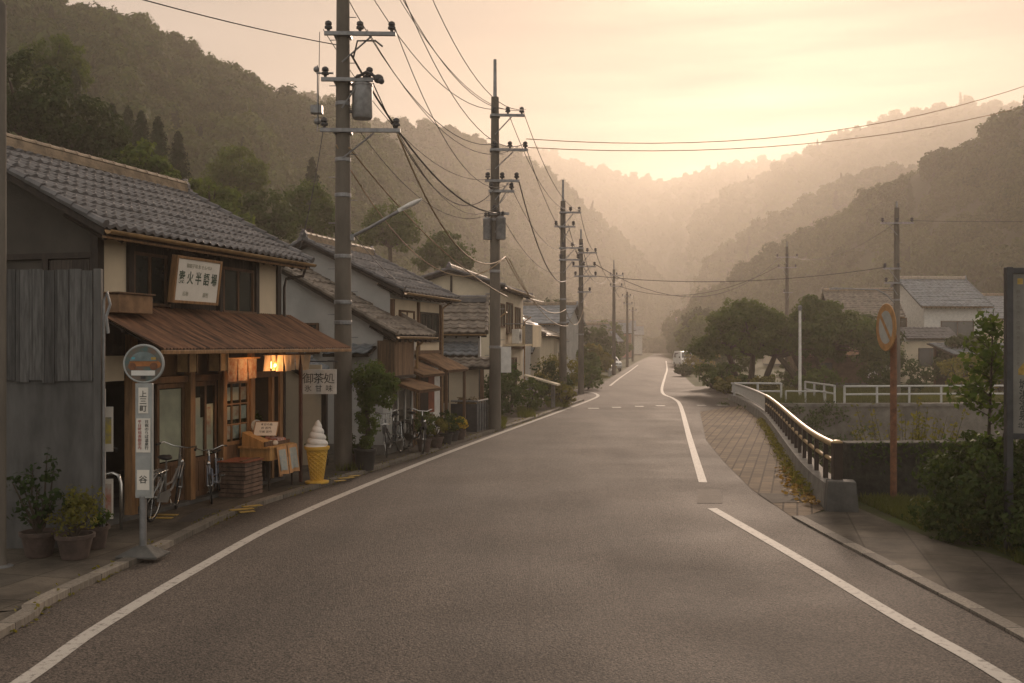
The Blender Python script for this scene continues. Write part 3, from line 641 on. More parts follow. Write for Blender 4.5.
# side and back walls, gable end with dark framing
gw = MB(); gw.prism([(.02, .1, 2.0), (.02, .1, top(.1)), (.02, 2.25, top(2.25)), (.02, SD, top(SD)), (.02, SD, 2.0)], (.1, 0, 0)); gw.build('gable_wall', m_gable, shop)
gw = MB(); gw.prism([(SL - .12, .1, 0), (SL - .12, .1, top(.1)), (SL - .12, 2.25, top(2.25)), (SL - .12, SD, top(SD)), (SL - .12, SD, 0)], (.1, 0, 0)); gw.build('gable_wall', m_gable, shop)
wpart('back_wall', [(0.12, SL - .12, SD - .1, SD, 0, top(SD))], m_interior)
wpart('gable_frame', [(-.04, .02, .05, SD, 3.62, 3.70), (-.04, .02, .75, .85, 2, 3.62), (-.04, .02, 1.9, 2.0, 2, 3.62), (-.03, .02, 3.0, 3.1, 2, 3.62)], m_wood_dark)
m_sb = boards_mat('side_boards', (.045, .035, .028), .18, 'Y'); wpart('gable_boards', [(-.025, .02, .1, .74, 2, 3.6)], m_sb); wpart('gable_boards', [(-.02, .02, 2.01, 3.0, 2, 3.6)], m_sb)
m_redwood0 = mat('dark_red_wood', (.07, .025, .015), .6, .3, 5)
wpart('upper_floor', [(.12, SL - .12, .1, SD - .1, 2.5, 2.62)], m_wood_dark)
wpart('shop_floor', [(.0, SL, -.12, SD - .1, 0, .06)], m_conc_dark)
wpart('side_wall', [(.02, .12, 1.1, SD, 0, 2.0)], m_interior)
# lower front
posts(shop, [(.70, -.02, .13, 0, 2.6), (1.32, .35, .09, 0.06, 2.5), (2.12, -.02, .13, 0, 2.5), (3.05, -.02, .11, 0, 2.5), (3.98, .02, .12, 0, 2.5), (4.68, -.0, .08, 0, 2.44), (4.6, .35, .1, 0, 2.5), (4.91, -.02, .12, 0, 2.86)], m_wood_warm)
posts(shop, [(4.74, -.55, .055, 0, 2.44)], m_redwood0)
wpart('lintel', [(.64, 4.9, -.05, .06, 1.88, 1.98)], m_wood, bevel=.006)
wpart('transom_boards', [(.1, 4.85, .03, .08, 1.985, 2.85)], m_wood_dark)
wpart('dark_panel', [(.12, 1.28, .9, .96, .06, 2.5)], m_wood_dark)
wpart('pale_board', [(-.1, .6, .02, .06, 1.95, 2.3)], m_plaster)
def sliding_door(x0, x1, y, zk=.62, lat=None):
    f = MB(); fw = .055
    f.box(x0, x0 + fw, y, y + .04, .07, 1.87); f.box(x1 - fw, x1, y, y + .04, .07, 1.87); f.box(x0 + fw, x1 - fw, y, y + .04, 1.80, 1.87)
    f.box(x0 + fw, x1 - fw, y, y + .04, .07, .15); f.box(x0 + fw, x1 - fw, y, y + .04, zk, zk + .06)
    if lat:
        for k in range(1, lat[0]): x = x0 + (x1 - x0) * k / lat[0]; f.box(x - .012, x + .012, y + .005, y + .035, zk + .06, 1.8)
        for k in range(1, lat[1]): z = zk + (1.8 - zk) * k / lat[1]; f.box(x0 + fw, x1 - fw, y + .008, y + .032, z - .012, z + .012)
    d = f.build('door', m_wood_warm if lat else m_wood, shop)
    MB().quad((x0 + fw, y + .016, zk + .06), (x1 - fw, y + .016, zk + .06), (x1 - fw, y + .016, 1.8), (x0 + fw, y + .016, 1.8)).build('glass', m_glass, d)
    p = MB(); n = 2
    for k in range(n):
        a = x0 + fw + (x1 - x0 - 2 * fw) * k / n; b = x0 + fw + (x1 - x0 - 2 * fw) * (k + 1) / n; p.box(a + .01, b - .01, y + .012, y + .03, .15, zk)
    p.build('kick_panel', m_wood, d); return d
sliding_door(1.36, 2.05, .02); sliding_door(2.19, 2.62, .0); sliding_door(2.58, 2.99, .05); sliding_door(3.11, 3.92, .0, .78, (3, 3))
# what shows through the glass: cloth coloured pale to brighten the unlit panes, posters, pictures in the lattice
m_cloth_in = mat('shop_curtain', (.74, .68, .56), .9, .15, 3); m_post1 = mat('poster_red', (.6, .3, .22), .8, .5, 9, col2=(.75, .68, .55)); m_post2 = mat('poster_blue', (.35, .42, .46), .8, .5, 11, col2=(.75, .7, .6))
wpart('shop_curtain', [(1.42, 2.0, .05, .055, .7, 1.78)], m_cloth_in); wpart('shop_curtain', [(2.25, 2.57, .035, .04, .7, 1.3), (2.64, 2.95, .085, .09, .7, 1.5)], m_cloth_in)
wpart('wall_poster', [(2.32, 2.48, .028, .032, 1.2, 1.62)], m_paper); wpart('wall_poster', [(2.7, 2.86, .078, .082, 1.0, 1.45)], m_post1)
k = 0
for xx in (3.18, 3.44, 3.70):
    for zz in (.88, 1.20, 1.52):
        wpart('picture', [(xx, xx + .18, .026, .031, zz, zz + .22)], (m_post1, m_post2, m_paper)[(k * 2 + k // 3) % 3]); k += 1
# rusty corrugated awning
aw = MB(); nseg = 150; x0, x1 = -.32, SL + .38; p_out = 1.23; za, zb_ = 3.0, 2.40
vs = []
for i in range(nseg * 2 + 1):
    x = x0 + (x1 - x0) * i / (nseg * 2); h = .016 * math.cos(math.pi * i / 2 * 1.0)
    for q in (0, .33, .66, 1): vs.append((x, -.02 - p_out * q, za + (zb_ - za) * q + h - .02 * math.sin(math.pi * q)))
aw.add(vs, [(i * 4 + j, i * 4 + j + 1, (i + 1) * 4 + j + 1, (i + 1) * 4 + j) for i in range(nseg * 2) for j in range(3)])
awn = aw.build('awning', m_rust, shop)
wpart('awning_rail', [(x0, x1, -1.27, -1.21, 2.33, 2.385)], m_wood_warm, awn, .006)
b_ = MB()
for x in np.linspace(x0 + .1, x1 - .1, 8): b_.tube([(x, -.02, za - .06), (x, -1.22, zb_ - .06)], .026, 4)
b_.tube([(x0 + .05, -.6, 2.64), (x1 - .05, -.6, 2.64)], .03, 4); b_.build('awning_rafters', m_wood_dark, awn)
# drain bracket and pipe at the far eave
MB().tube([(5.2, -.42, 3.9), (5.2, -.36, 3.72), (5.05, -.1, 3.66), (4.99, -.09, 3.5), (4.99, -.09, .1)], .028, 8).build('downpipe', m_wood_dark, shop, smooth=True)
# brown box on the awning's near end
bx = thing('wooden_box', 'brown wooden box resting on the near end of the rusty awning', 'box', shop.matrix_basis @ Vector((.22, -.30, 2.875)), SA)
mb = MB(); mb.box(-.42, .3, -.2, .2, .0, .25); mb.build('box_body', m_rust2, bx, bevel=.01); MB().box(-.45, .33, -.23, .23, .252, .275).build('lid', m_wood, bx, bevel=.005)
# framed signboard leaning out over the awning
sg = thing('shop_signboard', 'cream framed signboard with five brushed green characters hung on upper wall', 'sign', shop.matrix_basis @ Vector((1.83, -.30, 3.07)), SA - R(4))
sg.rotation_euler = (R(7), 0, SA); sg.scale = (.92, 1, .93)
MB().box(-.60, .60, -.015, .03, .03, .72).build('board', m_paper, sg)
fr_ = MB(); fr_.box(-.65, -.6, -.03, .07, 0, .75); fr_.box(.6, .65, -.03, .07, 0, .75); fr_.box(-.6, .6, -.03, .07, 0, .045); fr_.box(-.6, .6, -.03, .07, .705, .75); fr_.build('frame', m_wood_warm, sg, bevel=.005)
m_inkg = mat('green_ink', (.06, .085, .06), .7, .3, 14)
for k, ch in enumerate('素火半語場'):
    text_part(ch, 'lettering', m_inkg, sg, Matrix.Translation((-.46 + .23 * k, -.018, .40)) @ FACE, .215, .001, wx=.82, bold=.02)
m_inkfade = mat('faded_ink', (.36, .34, .27), .8, .2, 20)
text_part('御菓子司 氷 せんべい', 'lettering', m_inkfade, sg, Matrix.Translation((0, -.018, .60)) @ FACE, .075, .001)
text_part('名物', 'lettering', m_inkfade, sg, Matrix.Translation((-.32, -.018, .15)) @ FACE, .08, .001); text_part('謹製', 'lettering', m_inkfade, sg, Matrix.Translation((.25, -.018, .15)) @ FACE, .08, .001)
# box lanterns, short curtains, lamp
m_lant = mat('lantern_paper', (.42, .27, .13), .8, .2, 8)
for (u, lab) in ((1.25, 'small square paper lantern under awning above the left shop post'), (2.07, 'small square paper lantern under awning beside the patterned short curtain')):
    ln = thing('paper_lantern', lab, 'lantern', shop.matrix_basis @ Vector((u, -.55, 2.06)), SA, 'box lanterns under the shop awning')
    MB().box(-.10, .10, -.10, .10, 0, .27).build('shade', m_lant, ln); f = MB()
    for sx_ in (-.1, .1):
        for sy_ in (-.1, .1): f.box(sx_ - .012, sx_ + .012, sy_ - .012, sy_ + .012, -.01, .28)
    f.box(-.115, .115, -.115, .115, .272, .295); f.tube([(0, 0, .29), (0, 0, .52)], .006, 5); f.build('frame', m_wood, ln)
def noren(name, lab, u0, u1, y, ztop, h, m, n, wav, rodm, group=None, cat='curtain'):
    t_ = thing(name, lab, cat, shop.matrix_basis @ Vector(((u0 + u1) / 2, y, ztop)), SA, group); w = (u1 - u0)
    MB().tube([(-w / 2 - .06, 0, 0), (w / 2 + .06, 0, 0)], .014, 8).build('rod', rodm, t_)
    c = MB()
    for k in range(n):
        a = -w / 2 + w * k / n + .006; b = -w / 2 + w * (k + 1) / n - .006; hh = h * rng.uniform(.93, 1.05); nu, nv = 7, 7; vs = []
        ph = rng.uniform(0, 6); sw = rng.uniform(-1, 1) * wav
        for j in range(nv):
            for i in range(nu):
                q = i / (nu - 1); v = j / (nv - 1); vs.append((a + (b - a) * (q + (.5 - q) * .10 * v), .018 + math.sin(q * 5 + ph) * wav * v + sw * v * v, -hh * v))
        c.add(vs, [(j * nu + i, j * nu + i + 1, (j + 1) * nu + i + 1, (j + 1) * nu + i) for j in range(nv - 1) for i in range(nu - 1)])
    c.build('cloth', m, t_, smooth='all'); return t_
def cloth_mat(name, c1, c2, scale=9, tr=.45):
    m = mat(name, c1, .9, .2, scale, col2=c2); t = m.node_tree; p = t.nodes['Principled BSDF']; o = [x for x in t.nodes if x.type == 'OUTPUT_MATERIAL'][0]
    b = nd(t, 'ShaderNodeBsdfTranslucent'); s = nd(t, 'ShaderNodeMixShader'); s.inputs[0].default_value = tr
    t.links.new(p.inputs['Base Color'].links[0].from_socket, b.inputs[0]); t.links.new(p.outputs[0], s.inputs[1]); t.links.new(b.outputs[0], s.inputs[2]); t.links.new(s.outputs[0], o.inputs[0]); return m
m_noren = cloth_mat('noren_cloth', (.66, .46, .28), (.74, .58, .40), tr=.6); m_noren2 = cloth_mat('patterned_noren', (.17, .07, .04), (.24, .20, .16), 14, .1)
noren('short_curtain', 'pale orange short curtain glowing from the lamp bulb behind it', 2.62, 4.2, -1.05, 2.30, .27, m_noren, 8, .03, m_wood)
pn = noren('short_curtain', 'dark patterned red and grey short curtain above the lattice door', 2.46, 3.34, -.5, 2.24, .36, m_noren2, 3, .012, m_wood_warm)
mb = MB()
for k in (-.25, 0, .25): mb.lathe([(.0, 0), (.055, 0), (.055, .002), (0, .002)], 14)
lamp = thing('lamp_bulb', 'small lit orange lamp bulb under awning behind the pale curtain', 'lamp', shop.matrix_basis @ Vector((3.0, -.965, 2.06)), SA)
m_bulb = bpy.data.materials.new('lit_bulb'); m_bulb.use_nodes = True; p = m_bulb.node_tree.nodes['Principled BSDF']; p.inputs['Emission Color'].default_value = (1, .42, .1, 1); p.inputs['Emission Strength'].default_value = 9
mb = MB(); mb.ball((0, 0, .07), .06, n=14, m=9); mb.build('bulb', m_bulb, lamp, smooth='all'); mb = MB(); mb.cyl((0, 0, .12), (0, 0, .2), .025); mb.tube([(0, 0, .2), (0, 0, .45)], .005, 5); mb.build('socket', m_black, lamp)
ld = bpy.data.lights.new('bulb_light', 'POINT'); ld.energy = 11; ld.color = (1, .5, .2); ld.shadow_soft_size = .06; lo = bpy.data.objects.new('bulb_light', ld); COL.objects.link(lo); lo.parent = lamp; lo.location = (.0, .12, .07)

# white hanging sign
ws = thing('hanging_sign', 'white square sign with six bold black characters hung past the awning', 'sign', (-3.66, 18.85, 1.57), R(0))
MB().box(-.335, .335, -.02, .02, 0, .47).build('board', m_white, ws, bevel=.006)
for k, ch in enumerate('御茶処'):
    text_part(ch, 'lettering', m_ink, ws, Matrix.Translation((-.2 + .2 * k, -.022, .285)) @ FACE, .215, .001, bold=0)
for k, ch in enumerate('氷甘味'):
    text_part(ch, 'lettering', m_ink, ws, Matrix.Translation((-.2 + .2 * k, -.022, .10)) @ FACE, .14, .001, bold=0)
mb = MB(); mb.tube([(-.28, 0, .47), (-.28, 0, .62)], .008, 5); mb.tube([(.28, 0, .47), (.28, 0, .62)], .008, 5); mb.tube([(-.9, .02, .62), (.36, 0, .62)], .014, 6); mb.build('bracket', m_darkiron, ws)

# ------------------------------------------------------------------ board fence, near pole, downpipe
bf = thing('board_fence', 'tall weathered fence of grey boards over a stained panel beside the shop', 'fence', (-6.2, 11.95, .04), R(4))
m_greyboard = boards_mat('grey_boards', (.085, .083, .08), .145, 'X', .35)
mb = MB(); x = -.35
while x < 1.14:
    w = min(rng.uniform(.13, .17), 1.15 - x); mb.box(x, x + w - .006, rng.uniform(-.045, -.035), -.012, 2.02 + rng.uniform(-.02, .02), 3.37 + rng.uniform(-.012, .012)); x += w
mb.build('boards', m_greyboard, bf); m_sheet = mat('stained_sheet', (.085, .082, .078), .7, .4, 1.5, .2, 20, stretch=(2, 2, .5))
MB().box(-.35, 1.15, -.01, .04, 0, 2.06).build('lower_panel', m_sheet, bf); MB().box(-.35, 1.15, .045, .11, .3, .4).build('rail', m_wood_dark, bf); MB().box(-.35, 1.15, .045, .11, 3.0, 3.1).build('rail', m_wood_dark, bf)
posts(bf, [(1.2, .0, .09, 0, 3.38)], m_sheet)
mb = MB(); mb.tube([(1.27, -.02, 0), (1.27, -.02, 3.0), (1.31, -.02, 3.1), (1.35, -.03, 2.95), (1.31, -.05, 2.8), (1.33, -.04, 2.6)], .018, 6); mb.build('cable_pipe', m_iron, bf)
np_ = thing('steel_pole', 'pale grey steel pole standing at the near left edge of pavement', 'pole', (-5.64, 10.98, .05)); mb = MB(); mb.lathe([(.07, 0), (.055, .12), (.055, 6.2), (0.02, 6.25)], 16); mb.build('shaft', m_polec, np_, smooth=True); MB().lathe([(.13, -.04), (.13, .012), (.06, .03)], 12).build('base_plate', m_iron, np_)

# posters by the shop's dark corner
pb = thing('poster_board', 'upright board with a yellow poster above a red one beside fence', 'poster', (-5.14, 12.42, .05), R(10))
posts(pb, [(0, .03, .1, 0, 1.9)], m_white); MB().box(-.10, .16, -.035, -.025, 1.12, 1.68).build('poster_sheet', m_paper, pb); mb = MB(); mb.box(-.07, .14, -.039, -.036, 1.22, 1.55); mb.build('poster_picture', mat('yellow_print', (.55, .42, .06), .7, .6, 8, col2=(.2, .22, .22)), pb)
MB().box(-.10, .16, -.035, -.025, .28, .78).build('poster_sheet', m_paper, pb); mb = MB(); mb.box(-.07, .14, -.039, -.036, .36, .72); mb.build('poster_picture', mat('red_print', (.45, .2, .14), .7, .5, 8, col2=(.5, .46, .4)), pb)
# ------------------------------------------------------------------ the row of houses beyond the shop
def house(label, org, ang, L_, D, ze, zr, ov=.4, og=.25, yr=None, wall=None, tile=None, back=True, cw=.27, wins=(), gwins=(), nu=4, name='house', rh=.25, ridge=True, gutter=True, door=None, ridge_m=None):
    h = thing(name, label, 'house', (org[0], org[1], 0), ang, None); yr = D / 2 if yr is None else yr
    rf, s = roof_parts(h, L_, D, ze, zr, ov, og, yr, tile or m_tile, ridge_m or m_ridge, cw=cw, back=back, nu=nu, rh=rh, ridge=ridge, gutter=gutter)
    wall_gable(h, L_, D, ze, zr, ov, yr, wall or m_beige, s)
    for w in wins: window(h, w[0], w[1], w[2], w[3], w[4] if len(w) > 4 else 2, fm=m_wood)
    for w in gwins: window(h, -w[1], -w[0], w[2], w[3], w[4] if len(w) > 4 else 2, M=GABLE_M, fm=m_wood)
    if door: MB().box(door[0], door[1], -.05, .01, .05, 1.95).build('door', m_wood, h); 
    MB().box(-.03, L_ + .03, -.03, D + .03, 0, .28).build('plinth', m_conc, h)
    return h
def pent(parent, org, U, D, L_, S, tile, name='pent_roof', cw=.25, sheetm=False):
    """small lean roof; U along the eave, D down the slope"""
    U = Vector(U).normalized(); D = Vector(D).normalized(); N = U.cross(D); N = N if N.z > 0 else -N; mb = MB()
    if sheetm:
        n = max(6, int(L_ / .05)); vs = []
        for i in range(n + 1):
            h = .008 * (1 if i % 2 else -1)
            for q in (0, .5, 1): vs.append(Vector(org) + U * (L_ * i / n) + D * (S * q) + N * h)
        mb.add(vs, [(i * 3 + j, i * 3 + j + 1, i * 3 + j + 4, i * 3 + j + 3) for i in range(n) for j in (0, 1)])
    else: tile_surface(mb, L_, S, org, U, D, N, cw, .24, nu=5)
    p = mb.build(name, tile, parent, smooth=not sheetm)
    b = MB(); o = Vector(org) - N * .02; b.prism([o, o + U * L_, o + U * L_ + D * (S - .01), o + D * (S - .01)], -N * .06); b.build('eave_boards', m_wood_dark if not sheetm else m_wood, p); return p
A14 = math.atan2(.968, .25)
# low plastered wing with the boarded bay
b1 = house('low grey plastered house with long single tiled slope and brown boarded bay', (-2.86, 22.1), A14, 2.0, 3.6, 2.72, 4.9, .42, .28, 3.6, m_grey_plaster, m_tile_old, back=False, wins=(), gwins=((1.55, 2.0, 2.35, 3.0, 1), ), ridge=False)
MB().box(-.02, 1.15, -.30, -.003, 1.82, 2.62).build('boarded_bay', boards_mat('bay_boards', (.15, .09, .05), .09, 'X'), b1)
MB().box(-.05, -.022, -.30, .12, 1.82, 2.60).build('bay_cheek', boards_mat('bay_cheek_boards', (.14, .085, .045), .09, 'Y'), b1)
MB().box(-.07, 1.17, -.33, .12, 1.76, 1.815).build('bay_beam', m_wood_dark, b1)
pent(b1, (-.03, 1.25, 2.5), (0, -1, 0), (-1, 0, -.42), 1.1, .5, m_tile_blue); pent(b1, (-.03, 3.3, 2.75), (0, -1, 0), (-1, 0, -.42), 1.5, .55, m_tile_blue)
pent(b1, (.3, -.05, 1.72), (1, 0, 0), (0, -1, -.32), 1.5, .75, m_rust2, sheetm=True)
window(b1, .35, 1.75, .35, 1.5, 3, fm=m_white); MB().box(1.8, 1.97, -.04, .0, .05, 1.7).build('timber_post', m_wood, b1)
# small tiled roof over the side passage between shop and wing
gp = thing('passage_gate', 'low wall with blue grey tiled lean roof behind the first utility pole', 'gate', (-3.72, 20.55, 0), A14)
pent(gp, (-.5, 1.05, 2.30), (1, 0, 0), (0, -1, -.58), 1.35, 1.35, m_tile_blue); posts(gp, [(-.35, -.0, .1, 0, 1.72), (.72, .0, .1, 0, 1.72)], m_wood_dark)
MB().box(-.42, -.36, .05, 1.05, 0, 2.1).box(-.36, .75, .98, 1.05, 0, 2.1).build('wall', m_beige, gp)
# tall house behind with the cream front
b2 = house('two storey house with brown porch and cream upper wall behind the low grey wing', (-2.92, 23.8), A14, 3.7, 4.3, 3.77, 5.03, .45, .25, 2.12, m_grey_plaster, m_tile); window(b2, 1.95, 3.4, 2.62, 3.36, 3, fm=m_wood_dark, off=.03); window(b2, .5, 1.5, 2.75, 3.36, 2, fm=m_wood, off=.03, gm=m_plaster)
MB().box(.02, 3.68, -.028, -.003, 2.3, 3.62).build('cream_front', m_plaster, b2); MB().box(.0, 3.72, -.06, -.0, 2.28, 2.36).build('sill_beam', m_wood, b2)
posts(b2, [(.06, -.04, .1, 0, 3.6), (1.85, -.04, .1, 0, 3.6), (3.64, -.04, .1, 0, 3.6)], m_wood)
pent(b2, (1.7, -.02, 2.28), (1, 0, 0), (0, -1.0, -.46), 1.75, 1.0, m_rust2, 'porch_roof', sheetm=True); posts(b2, [(1.8, -.82, .07, 0, 1.84), (3.35, -.82, .07, 0, 1.84)], m_wood)
pent(b2, (-.1, -.02, 2.15), (1, 0, 0), (0, -1.0, -.4), 1.6, .95, m_rust2, 'porch_roof', sheetm=True)
m_redwood = mat('red_wood', (.19, .06, .03), .6, .3, 4)
MB().box(2.0, 2.6, -.06, .0, .06, 1.8).build('door', m_wood_dark, b2); MB().box(2.62, 3.1, -.06, .0, .06, 1.8).build('door', m_redwood, b2); MB().box(.3, .8, -.06, .0, .06, 1.85).build('door', m_redwood, b2)
window(b2, .9, 1.7, .5, 1.75, 2, fm=m_white); MB().box(3.12, 3.6, -.05, 0, .06, 1.8).build('white_panel', m_white, b2)
# little tiled house with its slope to the camera
AC = R(1)
c1 = house('small tiled house with patchy brown roof and white side wall', (-3.62, 30.1), AC, 2.65, 2.6, 2.86, 3.85, .3, .2, 1.3, m_grey_plaster, m_tile_old, gwins=(), wins=(), ridge_m=m_tile)
pent(c1, (.7, -.02, 2.58), (1, 0, 0), (0, -1, -.5), 1.9, .85, m_tile_blue); pent(c1, (1.7, -.75, 2.12), (1, 0, 0), (0, -1, -.4), 1.25, .7, m_tile_old)
posts(c1, [(2.75, -1.3, .07, 0, 1.84)], m_wood); window(c1, 1.5, 2.7, .8, 1.8, 2, fm=m_wood)
MB().box(1.75, 2.62, -.9, -.82, 0, 1.98).build('side_wall', m_beige, c1)
# big cream house with balcony
AD = math.atan2(.99, .16)
m_dfront = mat('warm_render', (.62, .50, .34), .9, .1, 1.2)
d1 = house('cream two storey house with gable facing the camera and solid balcony over street', (-.55, 36.3), AD, 6.4, 3.4, 4.62, 5.25, .36, .35, 1.7, m_beige, m_tile, wins=((.25, 1.5, 3.2, 4.05, 2), (2.0, 3.4, 3.0, 4.15, 2), (4.1, 5.4, 3.2, 4.05, 2), (.4, 1.9, .6, 1.9, 2), (2.4, 4.4, .5, 2.0, 3)), gwins=((.5, 1.5, 3.0, 3.85, 2),))
MB().box(.0, 6.4, -.05, -.003, 2.32, 2.44).build('floor_band', m_wood, d1)
MB().box(-.035, -.003, 1.66, 1.74, 2.5, 5.05).build('gable_strip', m_wood_dark, d1); MB().box(-.035, -.003, .05, 3.35, 3.95, 4.05).build('gable_strip', m_wood, d1)
bal = MB(); bal.box(1.3, 5.6, -.85, -.062, 2.46, 2.54); o = bal.build('balcony', m_dfront, d1); MB().box(3.1, 5.6, -.9, -.852, 2.42, 3.3).box(5.56, 5.6, -.85, -.062, 2.542, 3.3).build('balcony_panel', m_dfront, o)
r_ = MB(); r_.tube([(1.3, -.86, 3.3), (3.1, -.86, 3.3)], .02, 6); r_.tube([(1.3, -.86, 3.3), (1.3, -.07, 3.3)], .02, 6)
for k in range(13): r_.tube([(1.32 + k * .145, -.86, 2.54), (1.32 + k * .145, -.86, 3.3)], .01, 5)
r_.build('balcony_rail', m_iron, o)
def outdoor_unit(parent, c, rz=0):
    u = MB(); u.cbox(c, .78, .28, .55, rz=rz); o = u.build('outdoor_unit', m_white, parent, bevel=.015); g = MB(); g.M = Matrix.Translation(c) @ Matrix.Rotation(rz, 4, 'Z') @ Matrix.Translation((-.1, -.142, 0)) @ Matrix.Rotation(R(90), 4, 'X')
    for q in (.06, .11, .16, .21): g.tube([(q * math.cos(t_), q * math.sin(t_), 0) for t_ in [6.283 * i / 20 for i in range(20)]], .006, 4, closed=True)
    g.build('fan_grille', m_darkiron, o)
outdoor_unit(d1, (2.2, -.4, 2.83)); outdoor_unit(b1, (-.2, 2.6, .6), R(-90)); outdoor_unit(b2, (.35, -.25, 2.66))
for h_, x in ((b2, 3.72), (d1, 6.35), (d1, .05), (b1, 1.98)): MB().tube([(x, -.36, 2.7 if h_ is b1 else 3.7), (x, -.08, 2.45 if h_ is b1 else 3.5), (x, -.07, .1)], .032, 7).build('downpipe', m_gutter, h_, smooth=True)
# houses farther down the street
house('grey blue roofed house just beyond the cream balcony house', (.2, 49), R(82), 6, 5, 3.6, 4.9, .4, .3, None, m_grey_plaster, m_tile_blue, cw=.5, rh=.4, nu=3, wins=((.5, 1.7, 2.3, 3.2),), gwins=((1.5, 2.8, 2.2, 3.1),))
e2 = house('low house with blue sheet lean roof and faded red ridge beside hedge', (1.6, 57), R(80), 6, 4.5, 3.1, 4.2, .4, .3, None, m_beige, m_tile_old, cw=.5, rh=.4, nu=3, gwins=((1.2, 2.6, 1.9, 2.8),), ridge_m=m_rust2)
pent(e2, (-.05, 4.2, 2.55), (0, -1, 0), (-1, 0, -.35), 4.0, 1.5, m_tile_blue, cw=.3)
house('small hazy house with pale gable under the hillside trees', (-.9, 66), R(-15), 4.5, 5, 3.9, 5.2, .4, .3, None, m_grey_plaster, m_tile_blue, cw=.6, rh=.5, nu=3)
fh = [((2.6, 84), 60, 8, 5, 3.6, 5.3, m_beige, m_tile_old, 'wide pale roofed house behind the fourth utility pole in haze'),
      ((2.5, 108), 20, 9, 6, 3.2, 4.8, m_beige, m_tile_old, 'broad low house with tan roof between two far poles'),
      ((5.0, 132), 15, 9, 6, 3.6, 5.4, m_grey_plaster, m_tile, 'hazy grey roofed house left of the far bend'),
      ((12.5, 178), 5, 9, 6, 4.6, 6.6, mat('pink_wall', (.36, .20, .15), .9), m_tile_blue, 'far house with reddish wall at the end of street'),
      ((17, 212), -5, 9, 7, 5.6, 7.8, m_grey_plaster, m_tile_blue, 'pale far house above the road bend beneath the hills'),
      ((1, 155), 10, 8, 6, 5.6, 7.8, m_white, m_tile_blue, 'white walled far house rising behind the tan roofed one'),
      ((39, 235), -10, 8, 6, 7.0, 9.0, m_white, m_tile, 'small bright far house at foot of valley'),
      ((-6, 78), 25, 6, 5, 3.8, 5.4, m_white, m_tile_blue, 'white house half hidden by trees behind street poles')]
fh += [((-3.5, 92), 40, 8, 5, 4.2, 6.0, m_beige, m_tile_blue, 'beige house with blue roof set back left of the fifth pole'),
       ((6.8, 122), 20, 7, 5, 2.9, 4.3, m_white, m_tile_blue, 'low pale house close to the left roadside before the sixth pole'),
       ((-4, 128), 30, 10, 6, 5.2, 7.2, m_grey_plaster, m_tile_old, 'large tan roofed house in haze under the left hillside'),
       ((3.5, 178), 15, 10, 7, 5.4, 7.6, m_beige, m_tile, 'long dark roofed far house below the second hill'),
       ((22, 245), -5, 10, 7, 5.0, 7.2, m_white, m_tile_blue, 'pale far house directly beyond the road bend'),
       ((9.5, 196), 8, 8, 6, 4.6, 6.8, m_white, m_tile_old, 'small white far house between grey roofs by the bend'),
       ((50, 268), -8, 11, 7, 6.5, 8.8, m_beige, m_tile_old, 'faint wide house at the valley end'),
       ((30, 118), -12, 6, 5, 3.0, 4.6, m_beige, m_tile_blue, 'hazy low house right of the white van')]
for org, a, l_, d_, ze, zr, w, tl, lab in fh: house(lab, org, R(a), l_, d_, ze, zr, .5, .4, None, w, tl, cw=.9, rh=.7, nu=3, wins=((1, 3, 1.0, 2.2), (4.2, 5.6, 1.0, 2.2)), gutter=False)
house('low tiled house with beige wall close behind the fourth utility pole', (2.9, 64), R(80), 5, 4.5, 2.9, 4.2, .4, .3, None, m_beige, m_tile_blue, cw=.5, rh=.4, nu=3, wins=((.6, 1.8, .8, 2.0), (2.8, 4.2, .8, 2.0)), gwins=((1.2, 2.4, 1.0, 2.0),))
house('two storey pale house with grey tiles between fourth and fifth poles', (3.6, 72), R(78), 6, 5, 4.3, 5.7, .4, .3, None, m_white, m_tile, cw=.5, rh=.4, nu=3, wins=((.6, 2.0, 2.8, 3.7), (3.2, 5, 2.8, 3.7), (.6, 2.4, .8, 2.0)), gwins=((1.4, 2.8, 2.6, 3.6),))
# tiled chimney-like vents on the ridge skyline behind the tall house
v = thing('water_tank', 'small dark rooftop tank showing above the tall house ridge', 'tank', (-4.35, 31.5, 0), 0)
MB().cyl((0, 0, 0), (0, 0, 4.55), .04).cyl((.5, 0, 0), (.5, 0, 4.55), .04).build('stand', m_darkiron, v); MB().lathe([(.32, 4.56), (.34, 4.7), (.34, 5.0), (.2, 5.12), (.05, 5.15)], 14, (.25, 0, 0)).build('tank_body', m_darkiron, v, smooth=True)

